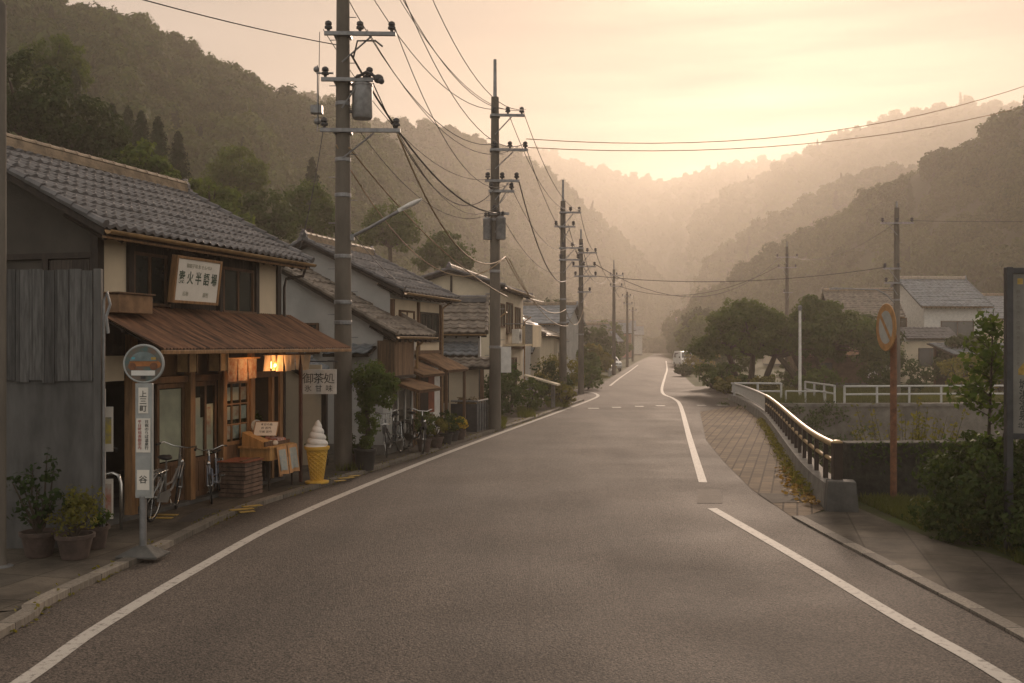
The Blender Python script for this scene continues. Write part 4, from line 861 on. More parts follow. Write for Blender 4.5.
# ------------------------------------------------------------------ utility poles and wires
def insulator(mb, p, s=1.0):
    mb.lathe([(.02 * s, 0), (.03 * s, .03 * s), (.06 * s, .04 * s), (.06 * s, .07 * s), (.035 * s, .085 * s), (.055 * s, .10 * s), (.05 * s, .14 * s), (.02 * s, .16 * s)], 10, p)
def pole(label, px, py, h, r, arms, ang, trans=None, bands=(), steps=True, loc=None, m=None, name='utility_pole', finial=0):
    """concrete pole; arms: (z, x0, x1, n insulators)"""
    g = loc or gnd(px, py); t_ = thing(name, label, 'pole', (g[0], g[1], 0), ang, None)
    mb = MB(); mb.lathe([(r, -.2), (r * .98, .5), (r * .62, h)], 18); mb.build('shaft', m or m_polec, t_, smooth=True)
    if finial: MB().cyl((0, 0, h - .2), (0, 0, h + finial), .055, .045, 8).build('top_pipe', m_iron, t_)
    rr = lambda z: r * (1 - .38 * z / h)
    for z, x0, x1, n in arms:
        a = MB(); y0 = -rr(z) - .04; a.box(x0, x1, y0 - .036, y0 + .036, z - .036, z + .036); lng = x1 if abs(x1) > abs(x0) else x0
        a.tube([(0, -rr(z), z - .55), (lng * .55, y0, z - .05)], .018, 5); a.box(-rr(z) - .03, rr(z) + .03, -rr(z) - .012, rr(z) + .02, z - .035, z + .035)
        arm = a.build('cross_arm', m_iron, t_)
        for k in range(n):
            x = x0 + .08 + (x1 - x0 - .16) * k / max(1, n - 1); i = MB(); insulator(i, (x, y0, z + .045), 1.25); i.build('insulator', m_darkiron, arm)
    if trans:
        for (x, y, z, tr_, th) in trans:
            b = MB(); b.lathe([(tr_ * .9, z), (tr_, z + .03), (tr_, z + th - .05), (tr_ * 1.05, z + th - .04), (tr_ * 1.05, z + th), (tr_ * .5, z + th + .06)], 16, (x, y, 0)); tt = b.build('transformer', m_iron, t_, smooth=True)
            k = MB()
            for q in (-.4, .4): insulator(k, (x + tr_ * q, y, z + th + .05), .9)
            k.box(min(x, 0), max(x, 0), -.03, .03, z + .12, z + .17); k.box(min(x, 0), max(x, 0), -.03, .03, z + th - .17, z + th - .12); k.build('bracket', m_darkiron, tt)
    for z in bands: MB().lathe([(rr(z) + .004, z), (rr(z) + .012, z + .01), (rr(z) + .012, z + .07), (rr(z) + .004, z + .08)], 18).build('band', m_iron, t_)
    if steps:
        s_ = MB(); z = 2.2; k = 0
        while z < h - 1: sg_ = 1 if k % 2 else -1; s_.tube([(sg_ * rr(z) * .9, 0, z), (sg_ * (rr(z) + .13), 0, z)], .009, 5); z += .45; k += 1
        s_.build('step_bolts', m_iron, t_)
    return t_
P1 = gnd(343, 472); P2 = gnd(495, 431); P3 = gnd(563, 404); P4 = gnd(581, 394)
p1 = pole('tall concrete utility pole nearest the shop with transformer drum and street lamp', 0, 0, 11.6, .185,
          [(11.1, -.5, 1.1, 4), (9.95, -.4, 1.0, 3), (8.58, -.34, 1.05, 3), (7.68, -.4, .62, 2), (6.69, -.42, 1.14, 2)], R(2), [(.38, -.02, 6.95, .20, .68)], (2.9, 3.3, 4.2, 5.4, 6.1, 7.2), loc=P1)
d_ = MB(); d_.tube([(.19, -.15, 7.68), (.5, -.3, 7.8), (.66, -.25, 7.72)], .03, 6); d_.ball((.72, -.25, 7.68), .1, .07, .09); d_.ball((.78, -.3, 7.62), .06); d_.tube([(.22, -.15, 8.1), (.32, -.3, 8.4), (.66, -.25, 8.42), (.8, -.28, 8.3)], .02, 6); d_.build('cutout_switch', m_darkiron, p1)
d_ = MB(); d_.box(-.62, -.4, -.1, .08, 7.05, 7.2); d_.ball((-.5, 0, 6.9), .07); d_.tube([(-.5, 0, 6.7), (-.5, 0, 8.0)], .012, 5); d_.tube([(-.18, 0, 7.85), (-.52, 0, 7.85)], .02, 5); d_.ball((-.52, 0, 7.92), .06); d_.build('junction_box', m_iron, p1)
la = MB(); la.tube([(.15, -.02, 4.62), (.55, -.05, 4.82), (1.15, -.08, 5.16)], .032, 8); la.box(.1, .22, -.06, .06, 4.56, 4.68); arm = la.build('lamp_arm', m_iron, p1)
lh = MB(); lh.M = Matrix.Translation((1.34, -.1, 5.26)) @ Matrix.Rotation(R(-26), 4, 'Y'); lh.ball((0, 0, 0), .25, .09, .05, 14, 8); lh.box(-.28, -.1, -.04, .04, -.04, .035); lh.build('lamp_head', m_white, arm, smooth=True)
p2 = pole('second concrete utility pole with paired transformers beside the dark railing', 0, 0, 9.7, .18,
          [(9.15, -.12, .85, 3), (8.15, -.1, .95, 3), (7.25, -.3, .7, 3), (6.95, -.2, .55, 2), (6.3, -.1, .4, 1)], R(4), [(-.23, -.1, 5.55, .12, .6), (.16, -.2, 5.55, .14, .62)], (2.4, 4.6, 6.1), loc=P2, finial=1.1)
sb = MB(); sb.box(.17, .47, -.03, .03, 1.7, 2.45); sb.build('notice_plate', m_white, p2)
p3 = pole('third utility pole at the end of the left pavement before crossing', 0, 0, 8.6, .17, [(8.1, -.15, .75, 3), (7.5, -.4, .5, 2), (6.6, -.1, .85, 3), (6.1, -.2, .7, 2)], R(6), None, (4.4, 3.4), loc=P3, finial=.9)
p4 = pole('fourth utility pole on the far side of the left side street', 0, 0, 7.9, .16, [(7.2, -.2, .8, 3), (6.5, -.5, .75, 3), (6.0, -.4, .8, 2), (5.2, -.2, .5, 2)], R(8), None, (3.0,), loc=P4, finial=.5)
p5 = pole('fifth hazy utility pole beside the low bright fence', 0, 0, 8.8, .17, [(8.3, -.4, .8, 3), (7.4, -.4, .7, 2)], R(10), None, (), loc=Vector((8.5, 83, 0)), steps=False, finial=.8)
p6 = pole('sixth faint utility pole standing before the far bend', 0, 0, 8.6, .17, [(8.1, -.7, .4, 3), (7.2, -.5, .6, 2)], R(12), None, (), loc=Vector((13.2, 114, 0)), steps=False)
p7 = pole('faintest short utility pole at end of the street', 0, 0, 8.2, .18, [(7.7, -.6, .6, 3)], R(12), None, (), loc=Vector((18.2, 150, 0)), steps=False)
pr = pole('slim utility pole behind the no parking sign with lamp arm reaching left', 0, 0, 8.7, .17, [(8.0, -.75, .7, 3), (5.95, -.65, .1, 2), (5.3, -.6, .1, 1)], R(-4), None, (4.5,), loc=Vector((17.4, 45, 0)), finial=.3)
la = MB(); la.tube([(-.12, -.05, 4.4), (-.45, -.08, 4.75), (-.9, -.1, 5.0), (-2.9, -.1, 5.08)], .035, 7); la.tube([(-.14, 0, 5.02), (-.9, -.1, 5.02)], .02, 6); la.cbox((-2.75, -.1, 5.05), .5, .13, .07); la.build('lamp_arm', m_iron, pr)
pq = pole('distant utility pole rising behind the two broad trees', 0, 0, 10.0, .17, [(9.2, -.8, .8, 3), (8.4, -.7, .7, 3), (6.5, -.3, .4, 1)], R(-8), None, (), loc=Vector((21.0, 76, 0)), steps=False, finial=.4)
wl = thing('lamp_post', 'thin white lamp post before the trunk of the right broad tree', 'lamp post', (13.4, 46.3, 0)); mb = MB(); mb.lathe([(.09, 0), (.075, .2), (.06, 4.1)], 12); mb.build('shaft', m_white, wl, smooth=True); MB().lathe([(.07, 4.1), (.10, 4.14), (.10, 4.3), (.04, 4.36)], 12).build('lamp_cap', m_iron, wl, smooth=True)

m_wire = mat('wire', (.03, .028, .026), .6, .2, 5); m_wire_b = mat('sunlit_wire', (.24, .165, .085), .6, .2, 5, metal=.1)  # the second wire colour has gold sunlight painted in
def wire(label, a, b, sag, r=.011, m=None, n=16, group=None):
    a, b = Vector(a), Vector(b); pts = []
    for i in range(n + 1): q = i / n; p = a.lerp(b, q); p.z -= sag * 4 * q * (1 - q); pts.append(p - a)
    o = MB().tube(pts, r, 5).build('power_line', m or m_wire, smooth='all'); o.location = a; tag(o, label, 'wire', group); return o
def pt(p, x, z, y=-.2): return Vector((p.x + x, p.y + y, z))
G1 = 'wires from the first pole to the second pole'
for k, (x, z, x2, z2, s) in enumerate(((-.45, 11.2, -.05, 9.3, 1.0), (.25, 11.2, .35, 9.3, 1.0), (1.0, 11.2, .8, 9.3, 1.1), (-.3, 10.05, .0, 8.3, 1.05), (.9, 10.05, .85, 8.3, 1.2))):
    wire('upper wire running from top of the first pole to second pole', pt(P1, x, z), pt(P2, x2, z2), s, .010, group=G1)
wire('thick dark cable slanting from the first pole transformer to second pole', pt(P1, .2, 8.15), pt(P2, .1, 6.3), .75, .022)
wire('dark service cable from the third crossarm of first pole', pt(P1, .62, 7.6), pt(P2, .0, 7.0), 1.25, .012)
wire('thin wire sagging from the first pole transformer arm to second pole', pt(P1, 1.0, 8.8), pt(P2, .5, 7.2), 1.2, .009)
wire('pale sagging cable lit warm from street lamp height to second pole', pt(P1, 1.1, 6.6), pt(P2, .3, 5.05), 1.05, .018, m_wire_b)
wire('lower pale cable passing the street lamp head to second pole', pt(P1, .15, 6.35), pt(P2, .35, 3.9), .35, .016, m_wire_b)
wire('pale cable hanging lowest between lamp and second pole transformers', pt(P1, -.1, 6.4), pt(P2, .25, 5.0), 1.35, .014, m_wire_b)
G2_ = 'wires from the second pole to the third pole'
for x, z, x2, z2, s in ((.8, 9.3, .7, 8.2, .7), (.35, 9.3, .3, 8.2, .75), (.9, 8.2, .8, 6.7, .8)):
    wire('thin upper wire running from the second pole to third pole', pt(P2, x, z), pt(P3, x2, z2), s, .010, group=G2_)
wire('thick cable from the second pole arm down to third pole', pt(P2, .7, 7.2), pt(P3, .1, 5.2), .9, .018)
wire('pale cable sagging from second pole transformers to third pole', pt(P2, .3, 5.05), pt(P3, .1, 4.0), .7, .014, m_wire_b)
wire('second pale cable looping lower between second and third poles', pt(P2, .4, 5.0), pt(P3, .2, 3.3), .55, .012, m_wire_b)
G3_ = 'wires from the third pole onward to the fourth pole'
for x, z, x2, z2 in ((.7, 8.2, .7, 7.3), (.2, 7.6, .3, 6.6), (.8, 6.7, .7, 6.1)): wire('wire running from the third pole to fourth pole', pt(P3, x, z), pt(P4, x2, z2), .45, .012, group=G3_)
wire('pale loop of cable hanging between third and fourth poles', pt(P3, .1, 4.0), pt(P4, .2, 4.7), .9, .013, m_wire_b)
Q5, Q6, Q7 = Vector((8.5, 83, 0)), Vector((13.2, 114, 0)), Vector((18.2, 150, 0))
G4_ = 'wires between the fourth pole and the far hazy poles'
for x in (-.3, .7):
    wire('wire running from the fourth pole to fifth pole', pt(P4, x, 7.3), pt(Q5, x, 8.4), 1.2, .014, group=G4_); wire('wire running from fifth pole to the sixth pole', pt(Q5, x, 8.4), pt(Q6, x, 8.2), 1.0, .018, group='wires between the fifth and sixth poles'); wire('wire running from sixth pole to the last short pole', pt(Q6, x, 8.2), pt(Q7, x, 7.8), 1.0, .02, group='wires between the sixth and last poles')
PR, PQ = Vector((17.4, 45, 0)), Vector((21, 76, 0))
wire('upper of two wires crossing the sky from second pole to right edge', pt(P2, .9, 8.45), (21, 38, 12.9), 1.0, .012, m_wire_b)
wire('lower of two wires crossing the sky from second pole to right edge', pt(P2, .95, 8.2), (21, 37, 11.9), .8, .012, m_wire_b)
wire('cable crossing over the street from fourth pole to the pole behind the trees', pt(P4, .7, 6.6), pt(PQ, -.6, 9.2), 2.3, .02)
wire('cable crossing the street almost level below the others to right pole', pt(P4, .8, 6.0), pt(PR, -.6, 6.0), .45, .016)
wire('cable drooping over the street from fifth pole toward trees', pt(Q5, .4, 7.4), pt(PQ, -.7, 8.5), 1.4, .02)
wire('thin wire running right from the slim pole out of view', pt(PR, .6, 8.1), (34, 43, 8.6), .3, .010)
wire('thin wire joining slim right pole and the pole behind trees', pt(PR, .0, 8.1), pt(PQ, .3, 9.2), .8, .012)
wire('wire descending from upper left corner to the first pole', (-7.2, 9.5, 5.95 + 1.0), pt(P1, -.1, 8.35), .15, .010)
wire('second wire from above left edge to top of first pole', (-5.4, 10.5, 8.2), pt(P1, -.3, 10.0), .2, .010)
wire('thin slack guy wire hanging left of the first pole', pt(P1, -.42, 8.6), pt(P1, -.45, 6.75), -.02, .007)
wire('thin wire dropping from first pole arm to the shop eave', pt(P1, -.35, 6.7), Vector((-4.0, 18.3, 3.95)), .25, .008)
wire('service wire from second pole to the cream balcony house', pt(P2, .1, 5.6), Vector((-.9, 36.2, 4.2)), .35, .009)
wire('long thin wire crossing behind pole one over the roofs', pt(P1, .2, 4.7), Vector((-2.2, 40, 5.1)), .9, .008)
for k, (x, z) in enumerate(((-.3, 11.2), (.4, 11.2), (1.0, 11.2), (.9, 10.0))): wire('overhead wire leading from the first pole back over the road above view', pt(P1, x, z), Vector((-4.4 + x * .8, -8, z + .2)), .8, .010, group='wires leading from the first pole back over the camera')

for x, z, x2, z2, s in ((-.35, 8.65, -.05, 7.3, .9), (.5, 8.65, .6, 8.2, 1.0), (.3, 6.75, .0, 6.35, .8), (1.05, 6.75, .4, 6.9, 1.1), (.7, 10.0, .9, 9.3, .9)): wire('thin wire strung between crossarms of the first and second poles', pt(P1, x, z), pt(P2, x2, z2), s, .008, group='thin wires between the first and second pole crossarms')
for x, z, x2, z2, s in ((.0, 6.6, .0, 5.6, .7), (.5, 7.0, .4, 6.7, .8)): wire('thin lower wire strung from the second to third pole', pt(P2, x, z), pt(P3, x2, z2), s, .009, group='thin lower wires between the second and third poles')
# ------------------------------------------------------------------ bicycles
def bicycle(label, loc, head, lean=4, paint=None, basket=False, hoop=False, steer=0, scale=1.0):
    b = thing('bicycle', label, 'bicycle', loc, head, None); b.rotation_euler = (R(lean), 0, head); b.scale = (scale,) * 3
    paint = paint or m_silver; rw = .33; F_, B_ = Vector((.54, 0, rw)), Vector((-.54, 0, rw))
    def ring(mb, rad, r, n=36, k=8): mb.tube([(rad * math.cos(q), 0, rad * math.sin(q)) for q in [2 * math.pi * i / n for i in range(n)]], r, k, closed=True)
    def wheel(c, par, rz=0):
        t = MB(); ring(t, rw - .014, .017); w = t.build('wheel', m_black, par, smooth='all'); w.location = c; w.rotation_euler = (0, 0, rz)
        r = MB(); ring(r, rw - .036, .009, 36, 6); r.build('rim', m_chrome, w, smooth='all'); s = MB(); s.cyl((0, -.04, 0), (0, .04, 0), .022)
        for i in range(18): q = 2 * math.pi * i / 18; q2 = q + (.5 if i % 2 else -.5); s.tube([(.02 * math.cos(q2), .025 * (1 if i % 2 else -1), .02 * math.sin(q2)), ((rw - .04) * math.cos(q), 0, (rw - .04) * math.sin(q))], .0016, 3)
        s.build('spokes', m_chrome, w); f = MB()
        rng_ = [R(a) for a in (range(20, 175, 10) if c.x < 0 else range(40, 160, 10))]
        for o_ in (-.028, .028): f.tube([((rw + .025) * math.cos(q), o_ * .6, (rw + .025) * math.sin(q)) for q in rng_], .012, 5)
        f.build('mudguard', paint, w, smooth='all'); return w
    wheel(B_, b)
    bb = Vector((-.08, 0, .29)); seat = Vector((-.22, 0, .74)); hd = Vector((.36, 0, .78)); hl = Vector((.41, 0, .60)); tu = lambda path, r, mb: mb.tube(path, r, 8)
    fr = MB(); tu([hl, Vector((.2, 0, .36)), bb], .019, fr); tu([hl + Vector((-.01, 0, .07)), Vector((.15, 0, .46)), bb + (seat - bb) * .35], .015, fr); tu([bb, seat], .016, fr)
    tu([Vector((.345, 0, .84)), hl], .02, fr)
    for s_ in (-.045, .045): tu([bb, B_ + Vector((0, s_, 0))], .010, fr); tu([bb + (seat - bb) * .75, B_ + Vector((0, s_, 0))], .009, fr)
    fr.build('frame', paint, b, smooth=True)
    fk = bpy.data.objects.new('fork', None); f = MB(); 
    for s_ in (-.045, .045): f.tube([hl + Vector((.0, s_, 0)), Vector((.47, s_, .45)), F_ + Vector((0, s_, 0))], .011, 6)
    f.tube([hl + Vector((0, -.05, 0)), hl + Vector((0, .05, 0))], .016, 6); f.build('fork', paint, b, smooth=True); wheel(F_, b, R(steer))
    h = MB(); h.tube([Vector((.335, 0, .82)), Vector((.32, 0, .95))], .013, 8); h.tube([(.12, -.28, .97), (.28, -.24, 1.0), (.35, -.10, .95), (.35, .10, .95), (.28, .24, 1.0), (.12, .28, .97)], .011, 8); h.build('handlebar', m_chrome, b, smooth=True)
    g = MB(); g.cyl((.10, -.282, .968), (.20, -.263, .982), .017).cyl((.10, .282, .968), (.20, .263, .982), .017).build('grips', m_black, b)
    s = MB(); s.tube([seat, seat + Vector((-.03, 0, .09))], .013, 8); s.build('seat_post', m_chrome, b); s = MB(); s.M = Matrix.Translation(seat + Vector((-.05, 0, .13))); s.ball((-.06, 0, 0), .12, .10, .035, 12, 7); s.ball((.07, 0, -.005), .11, .045, .028, 12, 7); s.build('saddle', m_black, b, smooth='all')
    c = MB(); c.cyl(bb + Vector((0, -.05, 0)), bb + Vector((0, .05, 0)), .02); c.M = Matrix.Translation(bb + Vector((0, -.045, 0))) @ Matrix.Rotation(R(90), 4, 'X'); c.lathe([(.085, -.004), (.085, .004)], 20); c.M = Matrix()
    c.tube([bb + Vector((0, -.06, 0)), bb + Vector((.12, -.065, -.12))], .01, 6); c.tube([bb + Vector((0, .06, 0)), bb + Vector((-.12, .065, .12))], .01, 6); c.cbox(bb + Vector((.12, -.11, -.125)), .07, .08, .02); c.cbox(bb + Vector((-.12, .11, .125)), .07, .08, .02); c.build('crank', m_chrome, b)
    MB().prism([(-.55, -.055, rw + .05), (-.10, -.055, .39), (.02, -.055, .30), (-.09, -.055, .20), (-.55, -.055, rw - .05)], (0, .012, 0)).build('chain_guard', paint, b)
    k = MB(); k.tube([(-.72, -.06, .70), (-.3, -.06, .70)], .007, 5); k.tube([(-.72, .06, .70), (-.3, .06, .70)], .007, 5)
    for x in (-.72, -.6, -.48, -.36): k.tube([(x, -.06, .70), (x, .06, .70)], .006, 5)
    for s_ in (-.06, .06): k.tube([(-.58, s_, .70), (-.54, s_, rw)], .007, 5)
    k.build('carrier', m_chrome, b); MB().tube([(-.52, .06, rw - .02), (-.60, .17, .012), (-.56, .2, .01)], .010, 6).build('kickstand', m_chrome, b)
    lm = MB(); lm.ball((.47, 0, .72), .045, .04, .04, 10, 7); lm.build('headlamp', m_chrome, b, smooth='all')
    if basket:
        k = MB(); z0, z1 = .72, .95
        for z in (z0, (z0 + z1) / 2, z1): e = .0 if z == z0 else .02; k.tube([(.44 - e, -.15 - e, z), (.70 + e, -.15 - e, z), (.70 + e, .15 + e, z), (.44 - e, .15 + e, z)], .006, 5, closed=True)
        for i in range(9): y = -.15 + .3 * i / 8; k.tube([(.70, y, z0), (.72, y * 1.13, z1)], .0035, 4); k.tube([(.44, y, z0), (.42, y * 1.13, z1)], .0035, 4)
        for i in range(8): x = .44 + .26 * i / 7; k.tube([(x, -.15, z0), (x, -.17, z1)], .0035, 4); k.tube([(x, .15, z0), (x, .17, z1)], .0035, 4); k.tube([(x, -.15, z0), (x, .15, z0)], .0035, 4)
        k.build('basket', m_chrome, b)
    return b
UA = SA
bicycle('silver city bicycle parked along the shop front behind bus stop sign', (-5.0, 14.3, .06), R(91), 8, m_silver, False, steer=12)
bicycle('old chrome bicycle in the dark corner behind the wooden shop post', (-5.62, 13.55, .06), UA + R(30), -4, m_chrome, False)
mb = MB(); mb.tube([(0, -.17, 0), (0, -.17, .62), (0, -.12, .72), (0, 0, .75), (0, .12, .72), (0, .17, .62), (0, .17, 0)], .022, 8)
rk_ = mb.build('bicycle_hoop', m_chrome, smooth='all'); rk_.location = (-5.32, 13.25, .05); rk_.rotation_euler = (0, 0, R(60)); tag(rk_, 'bent chrome hoop stand beside the fence corner and dark bicycle', 'bicycle stand')
m_bluegrey = mat('blue_grey_paint', (.16, .18, .22), .4, .1, 9)
bicycle('small dark bicycle with pale frame standing between the shop door and crates', (-4.66, 15.75, .06), R(-84), 6, m_bluegrey, False, steer=12, scale=.86)
bicycle('black bicycle leaning at pale wall beyond the ivy shrub', (-2.62, 22.1, .06), R(-100), 6, m_darkiron, True, steer=20)
bicycle('dark bicycle with handlebars toward the potted plants row', (-2.25, 22.75, .06), R(-62), -5, m_black, False, steer=-20)

# ------------------------------------------------------------------ bus stop sign
bs = thing('bus_stop_sign', 'grey bus stop post with round bus disc and white timetable boards', 'bus stop', tuple(gnd(143, 556, .055)), R(-6))
mb = MB(); mb.M = Matrix.Translation((0, 0, 0)); 
mb.prism([(-.235, -.17, 0), (.235, -.17, 0), (.235, .17, 0), (-.235, .17, 0)], (0, 0, .03)); mb.add([(-.225, -.16, .03), (.225, -.16, .03), (.225, .16, .03), (-.225, .16, .03), (-.06, -.05, .13), (.06, -.05, .13), (.06, .05, .13), (-.06, .05, .13)], [(0, 1, 5, 4), (1, 2, 6, 5), (2, 3, 7, 6), (3, 0, 4, 7), (4, 5, 6, 7)])
mb.build('base', m_conc_dark, bs, bevel=.01); MB().cyl((0, 0, .12), (0, 0, .72), .038, n=14).build('post', m_iron, bs, smooth=True)
m_stopgrey = mat('sign_grey', (.30, .31, .30), .5, .15, 5)
MB().box(-.08, .11, -.02, .03, .70, 2.08).build('panel', m_stopgrey, bs, bevel=.006)
for z0, z1, w in ((1.72, 2.03, .055), (1.25, 1.66, .08), (.74, 1.2, .08)):
    MB().box(.015 - w, .015 + w, -.026, -.021, z0, z1).build('notice', m_paper if z0 > 1.2 else m_stopgrey, bs)
m_redink = mat('red_ink', (.35, .10, .09), .7, .2, 9)
def vtext(s, x, ztop, size, m, par, y=-.028, step=None):
    for k, ch in enumerate(s): text_part(ch, 'lettering', m, par, Matrix.Translation((x, y, ztop - size * .5 - k * (step or size * 1.02))) @ FACE, size, .0006)
vtext('上三町', .015, 1.99, .085, m_ink, bs); vtext('平日時刻表御案内', -.025, 1.64, .044, m_redink, bs); vtext('日祝のりば温泉行', .055, 1.64, .044, m_ink, bs)
MB().box(-.055, .085, -.029, -.0265, .80, 1.04).build('map_sheet', m_paper, bs); text_part('谷', 'lettering', m_ink, bs, Matrix.Translation((.015, -.031, .92)) @ FACE, .10, .0006)
dm = MB(); dm.M = Matrix.Translation((.01, 0, 2.315)) @ Matrix.Rotation(R(90), 4, 'X')
dm.lathe([(.215, -.012), (.215, .012)], 40); dsk = dm.build('disc', mat('disc_teal', (.06, .12, .115), .5, .4, 7, col2=(.16, .09, .06)), bs)
rm = MB(); rm.tube([(.222 * math.cos(q) + .01, 0, 2.315 + .222 * math.sin(q)) for q in [2 * math.pi * i / 48 for i in range(48)]], .016, 8, closed=True); rm.build('rim', m_stopgrey, dsk, smooth='all')
m_orange = mat('faded_orange', (.30, .115, .035), .6, .3, 8)
e = MB(); e.box(-.145, .16, -.018, -.0135, 2.285, 2.345); e.prism([(.01 + .155 + .045 * math.cos(q), -.018, 2.305 + .045 * math.sin(q)) for q in [math.pi * i / 8 for i in range(-4, 5)]], (0, .0045, 0)); e.build('bus_emblem', m_orange, dsk)
for x in (-.115, .13):
    w = MB(); w.prism([(x + .045 * math.cos(q), -.0205, 2.285 + .045 * math.sin(q)) for q in [2 * math.pi * i / 20 for i in range(20)]], (0, .0022, 0)); w.build('bus_wheel', m_rustpole, dsk)
w = MB(); w.prism([(.01 + .15 * math.cos(q), -.0175, 2.35 + .11 * math.sin(q)) for q in [math.pi * i / 14 for i in range(15)]], (0, .003, 0)); w.build('bus_window', mat('disc_glass', (.13, .17, .17), .5, .3, 9), dsk)
w = MB(); w.box(-.125, .145, -.0195, -.0145, 2.175, 2.235); w.build('blank_strip', m_white, dsk); w = MB(); w.box(-.12, -.085, -.0195, -.0178, 2.37, 2.395); w.build('light_mark', mat('cyan_paint', (.08, .30, .36), .5), dsk)
w = MB(); w.box(.10, .155, -.0195, -.0178, 2.365, 2.395); w.build('light_mark', m_yellow, dsk)
m_bl = MB(); m_bl.box(-.015, .035, -.022, -.0146, 2.135, 2.165); m_bl.build('bolt_plate', m_darkiron, dsk)

bs.scale = (1.06, 1.06, .962)
# ------------------------------------------------------------------ crates, sale table and its goods, ice cream
m_crate = mat('crate_slats', (.13, .082, .058), .8, .5, 5, .3, 25)
for k, lab in ((0, 'lower slatted wooden crate standing on the pavement beside sale table'), (1, 'upper slatted wooden crate stacked on another beside the sale table')):
    c = thing('wooden_crate', lab, 'crate', (-4.42, 16.22, .06 + k * .275), SA + R(3 * k), 'crates stacked by the sale table')
    for z in (.03, .100, .17, .240):
        mb = MB(); mb.box(-.29, .29, -.23, -.212, z - .027, z + .027); mb.box(-.29, .29, .212, .23, z - .027, z + .027); mb.box(-.29, -.272, -.21, .21, z - .027, z + .027); mb.box(.272, .29, -.21, .21, z - .027, z + .027); mb.build('slat_course', m_crate, c)
    mb = MB(); 
    for sx_ in (-.25, .25):
        for sy_ in (-.19, .19): mb.box(sx_ - .02, sx_ + .02, sy_ - .02, sy_ + .02, .002, .272)
    mb.box(-.27, .27, -.21, .21, .0, .012); mb.box(-.2, .2, -.15, .15, .013, .25); mb.build('frame', m_wood_dark, c)  # inner dark block stands in for shade behind the slat gaps
cb = thing('flat_board', 'flat reddish board lying on top of the crate stack', 'board', (-4.42, 16.22, .612), SA + R(2)); MB().box(-.33, .30, -.26, .25, 0, .02).build('board', m_redwood, cb, bevel=.004); MB().box(-.30, .27, -.2, -.14, .021, .035).build('cleat', m_wood, cb)
TB = Vector((-4.21, 17.09, .06)); TS = Matrix.Diagonal((.70, .72, 1, 1)); tb = thing('sale_table', 'honey wood sale table with drawer front and thin dark legs', 'table', TB, SA)
tb.scale = (.70, .72, 1)
m_tablewood = mat('table_wood', (.40, .22, .075), .55, .25, 4, .2, 20, stretch=(5, 5, .7)); MB().box(-.62, .62, -.42, .42, .70, .735).build('table_top', m_tablewood, tb, bevel=.005); MB().box(-.58, .58, -.39, .39, .50, .697).build('apron', m_tablewood, tb, bevel=.004)
for x in (-.56, .56):
    for y in (-.37, .37): MB().box(x - .02, x + .02, y - .02, y + .02, 0, .5).build('leg', m_wood_dark, tb)
TM = Matrix.Translation(TB) @ Matrix.Rotation(SA, 4, 'Z') @ TS
sbx = thing('sloped_case', 'slant topped wooden case at near end of sale table', 'case', TM @ Vector((-.40, .05, .736)), SA); MB().prism([(-.14, -.22, 0), (-.14, .2, 0), (-.14, .2, .24), (-.14, -.22, .07)], (.26, 0, 0)).build('case_body', m_tablewood, sbx, bevel=.005); MB().box(-.15, .13, -.25, -.222, 0, .08).build('lip', m_wood, sbx)
bk = thing('price_board', 'pale framed price sheet leaning on the sloped wooden case', 'board', TM @ Vector((-.28, -.1, .90)), SA - R(100)); bk.rotation_euler = (R(-38), 0, SA - R(75)); MB().box(-.19, .19, -.012, .0, 0, .27).build('sheet', m_paper, bk)
f = MB(); f.box(-.205, -.19, -.016, .004, -.01, .285); f.box(.19, .205, -.016, .004, -.01, .285); f.box(-.19, .19, -.016, .004, .27, .285); f.build('frame', m_wood_warm, bk); 
for k, s in enumerate(('本日の品', '柿 百円', '蜜柑 百円')): text_part(s, 'lettering', m_ink, bk, Matrix.Translation((0, -.0135, .22 - .075 * k)) @ FACE, .05, .0005)
m_fruit = mat('persimmon', (.42, .12, .05), .5, .25, 12); m_pack = mat('snack_pack', (.45, .17, .13), .5, .5, 14, col2=(.50, .42, .36)); m_bun = mat('white_bun', (.55, .48, .40), .8, .15, 9)
tr_ = thing('fruit_tray', 'shallow tray of red and orange goods on the sale table', 'tray', TM @ Vector((.22, .02, .736)), SA); tr_.scale = (.74, .78, 1); MB().box(-.32, .34, -.3, .3, 0, .015).box(-.32, .34, -.3, -.285, .015, .06).box(-.32, .34, .285, .3, .015, .06).box(-.32, -.305, -.285, .285, .015, .06).box(.325, .34, -.285, .285, .015, .06).build('tray', m_wood, tr_)
gi = 0
for i in range(5):
    for j in range(4):
        kind = (i * 7 + j * 3) % 5; p_ = TM @ Vector((-.02 + i * .115 + rng.uniform(-.015, .015), -.20 + j * .135 + rng.uniform(-.015, .015), .752)); mb = MB()
        if kind in (0, 3): mb.ball((0, 0, .04), .042, .042, .04, 12, 8); o = mb.build('persimmon', m_fruit, smooth='all'); tag(o, 'orange red persimmon in the tray on the sale table', 'fruit', 'persimmons in the sale tray')
        else: mb.cbox((0, 0, .03), .10, .085, .055, rz=rng.uniform(-.5, .5), ry=rng.uniform(-.2, .2)); mb.cbox((0, 0, .07), .085, .07, .03, rz=rng.uniform(-.6, .6)); o = mb.build('snack_packet', m_pack, bevel=.012); tag(o, 'small red and cream packet lying in the sale tray', 'packet', 'packets in the sale tray')
        o.location = p_
for k in range(3):
    mb = MB(); mb.ball((0, 0, .04), .06, .06, .045, 12, 8); o = mb.build('rice_bun', m_bun, smooth='all'); o.location = TM @ Vector((-.17 + .02 * k, -.30 + .125 * k, .737)); tag(o, 'pale round bun lying between the sloped case and the tray', 'bun', 'buns on the sale table')
